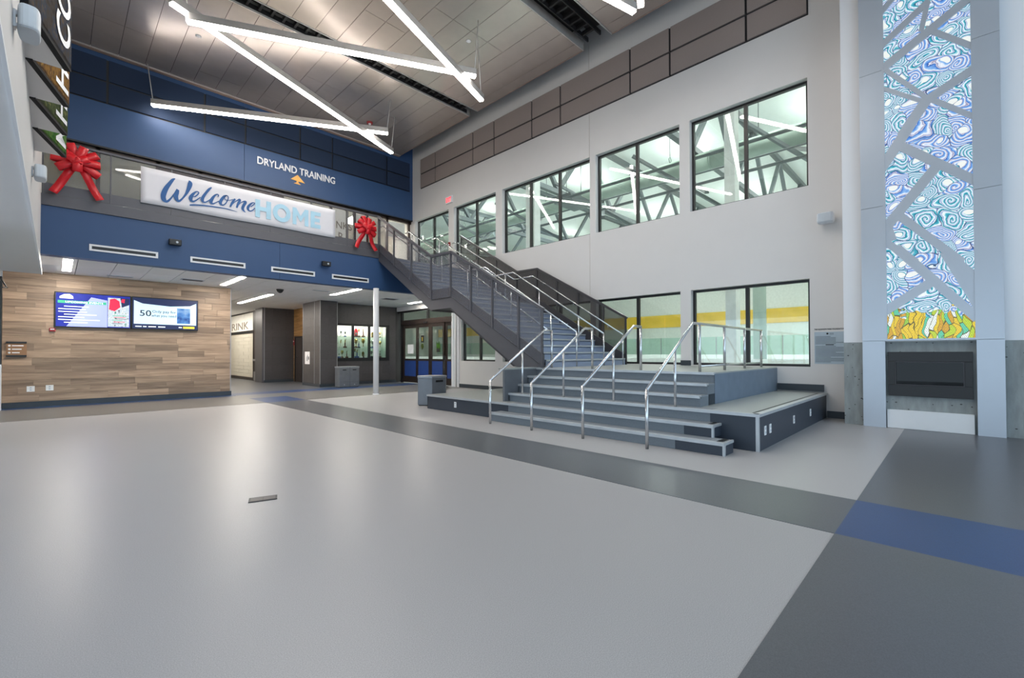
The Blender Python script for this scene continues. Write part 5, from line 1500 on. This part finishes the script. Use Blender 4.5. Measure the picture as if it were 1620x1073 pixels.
for q in ([(.812, 7.3), (-.21, 7.9), (-.21, 8.02), (.812, 7.42)], [(.812, 8.3), (-.21, 7.5), (-.21, 7.38), (.812, 8.18)]):
    obj('strap', MB().prism(q, 'x', 9.612, 9.634, M['clad']), ag)

# ------------------------------------------------------------------ ice rink beyond the glazed wall
rk = struct('room_rink')
box('ice_floor', 10.56, 44, -14, 60, -.2, -.02, M['ice'], rk)
box('end_wall', 43.5, 44, -14, 60, 0, 12, M['rinkwall'], rk)
box('end_wall', 10.56, 44, 59.5, 60, 0, 12, M['rinkwall'], rk)
box('end_wall', 10.56, 44, -14, -13.5, 0, 12, M['rinkwall'], rk)
box('end_wall', 10.56, 10.8, -14, 1.3, 0, 12, M['rinkwall'], rk)
box('end_wall', 10.56, 10.8, 17.5, 60, 0, 12, M['rinkwall'], rk)
box('end_wall', 10.56, 10.6, 1.3, 17.5, 10.4, 12, M['rinkwall'], rk)
box('yellow_band', 43.4, 43.5, -14, 60, 3.75, 5.0, M['yellow'], rk)
box('roof_deck', 10.3, 44, -14, 60, 11.6, 11.8, M['roof'], rk)
# boards and shielding
bd = thing('rink_boards', 'white rink boards topped with clear shielding along the ice', 'barrier', (14, 8, 0))
y = -12
for xx, nm in ((14.0, 0), (38.0, 1)):
    y = -10
    while y < 50:
        box('board_panel', xx, xx+.08, y+.01, y+2.39, 0, 1.05, M['board'], bd)
        box('pane', xx+.03, xx+.045, y+.03, y+2.37, 1.05, 2.5, M['glass_teal'] if nm else M['glass_near'], bd)
        if nm: box('stanchion', xx+.0, xx+.08, y-.03, y+.03, 1.05, 2.5, M['alu'], bd)
        y += 2.4
# round duct
dt = thing('air_duct', 'large grey-green round duct running along the rink roof', 'duct', (16, 10, 7.92))
y = -6
while y < 40:
    obj('duct_section', MB().tube([(16, y, 7.92), (16, y+2.96, 7.92)], .34, M['duct'], 24), dt)
    obj('collar', MB().tube([(16, y+2.96, 7.92), (16, y+3.0, 7.92)], .352, M['duct'], 24), dt)
    obj('hanger', MB().tube([(16, y+1.5, 8.24), (16.10, y+1.5, 8.40), (16, y+1.5, 8.52), (15.90, y+1.5, 8.40), (16, y+1.5, 8.24)], .018, M['duct'], 6).tube([(16, y+1.5, 8.5), (16, y+1.5, 11.6)], .012, M['truss'], 5), dt)
    y += 3.0
# trusses across the rink
k = 0
for y in (-5.5, .5, 6.5, 12.5, 18.5, 24.5):
    t = thing('roof_truss', 'dark steel roof truss across the rink, number %s seen from the hearth end' % ['zero', 'one', 'two', 'three', 'four', 'five'][k] if 0 else ['dark steel rink truss seen past the hearth-end window, outermost', 'dark steel rink truss seen through the high window by the hearth', 'dark steel rink truss seen through the second high window from the hearth', 'dark steel rink truss seen through the wide three-light high window', 'dark steel rink truss seen through the high window by the exit sign', 'dark steel rink truss farthest down the rink'][k], 'truss', (27, y, 9.0), 'roof trusses of the ice rink')
    obj('bottom_chord', MB().obox((11.0, y, 8.35), (43.4, y, 8.35), .2, .2, M['truss']), t)
    obj('top_chord', MB().obox((11.0, y, 11.3), (43.4, y, 11.3), .22, .22, M['truss']), t)
    x = 11.2; s_ = 0
    while x < 40:
        a, c = (8.4, 11.2) if s_ % 2 == 0 else (11.2, 8.4)
        obj('web', MB().obox((x, y, a), (x+2.2, y, c), .16, .16, M['truss']), t)
        x += 2.2; s_ += 1
    k += 1
t = thing('brace_frame', 'dark steel pipework and bracing running along the rink under the duct', 'pipework', (13, 10, 7))
for (xx, z, r) in ((12.6, 6.7, .05), (13.0, 6.1, .045), (15.0, 7.2, .03), (19, 6.6, .07)):
    obj('pipe', MB().tube([(xx, -6, z), (xx, 40, z)], r, M['truss'], 8), t)
for j in range(9):
    y = -2+j*3.6
    obj('brace', MB().obox((13.5, y, 6.0), (17.5, y+2.6, 8.3), .12, .12, M['truss']), t)
    obj('brace', MB().obox((17.5, y+.4, 6.2), (14.5, y+3.0, 8.3), .10, .10, M['truss']), t)
# columns close to the glass
for i, (y, lab) in enumerate(((3.87, 'pale square rink column behind the windows nearest the hearth'), (10.4, 'pale square rink column with dark conduit behind the wide high window'))):
    t = thing('rink_column', lab, 'column', (11.6, y, 0), 'pale columns inside the rink')
    hw = .20 if i else .12
    box('shaft', 11.45, 11.75, y-hw, y+hw, 0, 11.6, M['board'], t)
    box('base_plate', 11.40, 11.80, y-.25, y+.25, 0, .03, M['truss'], t)
    if i: obj('conduit', MB().box(11.43, 11.45, y-.06, y-.0, 0, 11, M['truss']), t)
t = thing('rink_column', 'round blue-grey rink column farther back behind the lower window nearest the hearth', 'column', (20, 5.65, 0))
obj('shaft', MB().lathe([(.24, 0), (.24, 7.3)], (20, 5.65, 0), M['duct'], 20), t)
obj('base_collar', MB().lathe([(.34, 0), (.34, .08), (.25, .12)], (20, 5.65, 0), M['truss'], 20), t)
# strip lamps added to brighten the rink and its roof
lab = []
for i, x in enumerate((14.5, 22, 31)):
    for j, y in enumerate((-4, 3.5, 9.5, 15.5, 24)):
        t = thing('rink_fill_light', 'added white strip light brightening the rink, %s row from the glazing, %s along' % (['first', 'second', 'third'][i], ordn[j]), 'light', (x, y, 10.6), 'added strip lights brightening the rink')
        box('housing', x-.2, x+.2, y-1.2, y+1.2, 10.62, 10.70, M['alu_bar'], t)
        obj('lens', MB().box(x-.18, x+.18, y-1.15, y+1.15, 10.56, 10.62, M['rinkfill']), t)
        obj('roof_fill_panel', MB().box(x-.18, x+.18, y-1.15, y+1.15, 10.70, 10.74, M['rooffill']), t)  # glowing panel added to lift the roof deck above
t = thing('unit_heater', 'dark box heater hung in the rink behind the wide high window', 'heater', (13.6, 10.3, 6.9))
obj('case', MB().prism([(12.9, 6.72), (14.1, 6.72), (14.2, 6.95), (12.8, 6.95)], 'y', 9.7, 10.5, M['truss']), t)
obj('hanger', MB().tube([(13.1, 10.1, 6.95), (13.1, 10.1, 11.3)], .012, M['truss'], 5).tube([(14.0, 10.1, 6.95), (14.0, 10.1, 11.3)], .012, M['truss'], 5), t)

# everything without its own kind keeps the reader's guess; the setting roots pass theirs on
for o in sc.objects:
    if o.parent is None and o.type in {'MESH', 'EMPTY'} and 'label' not in o and 'kind' not in o:
        o['kind'] = 'structure'
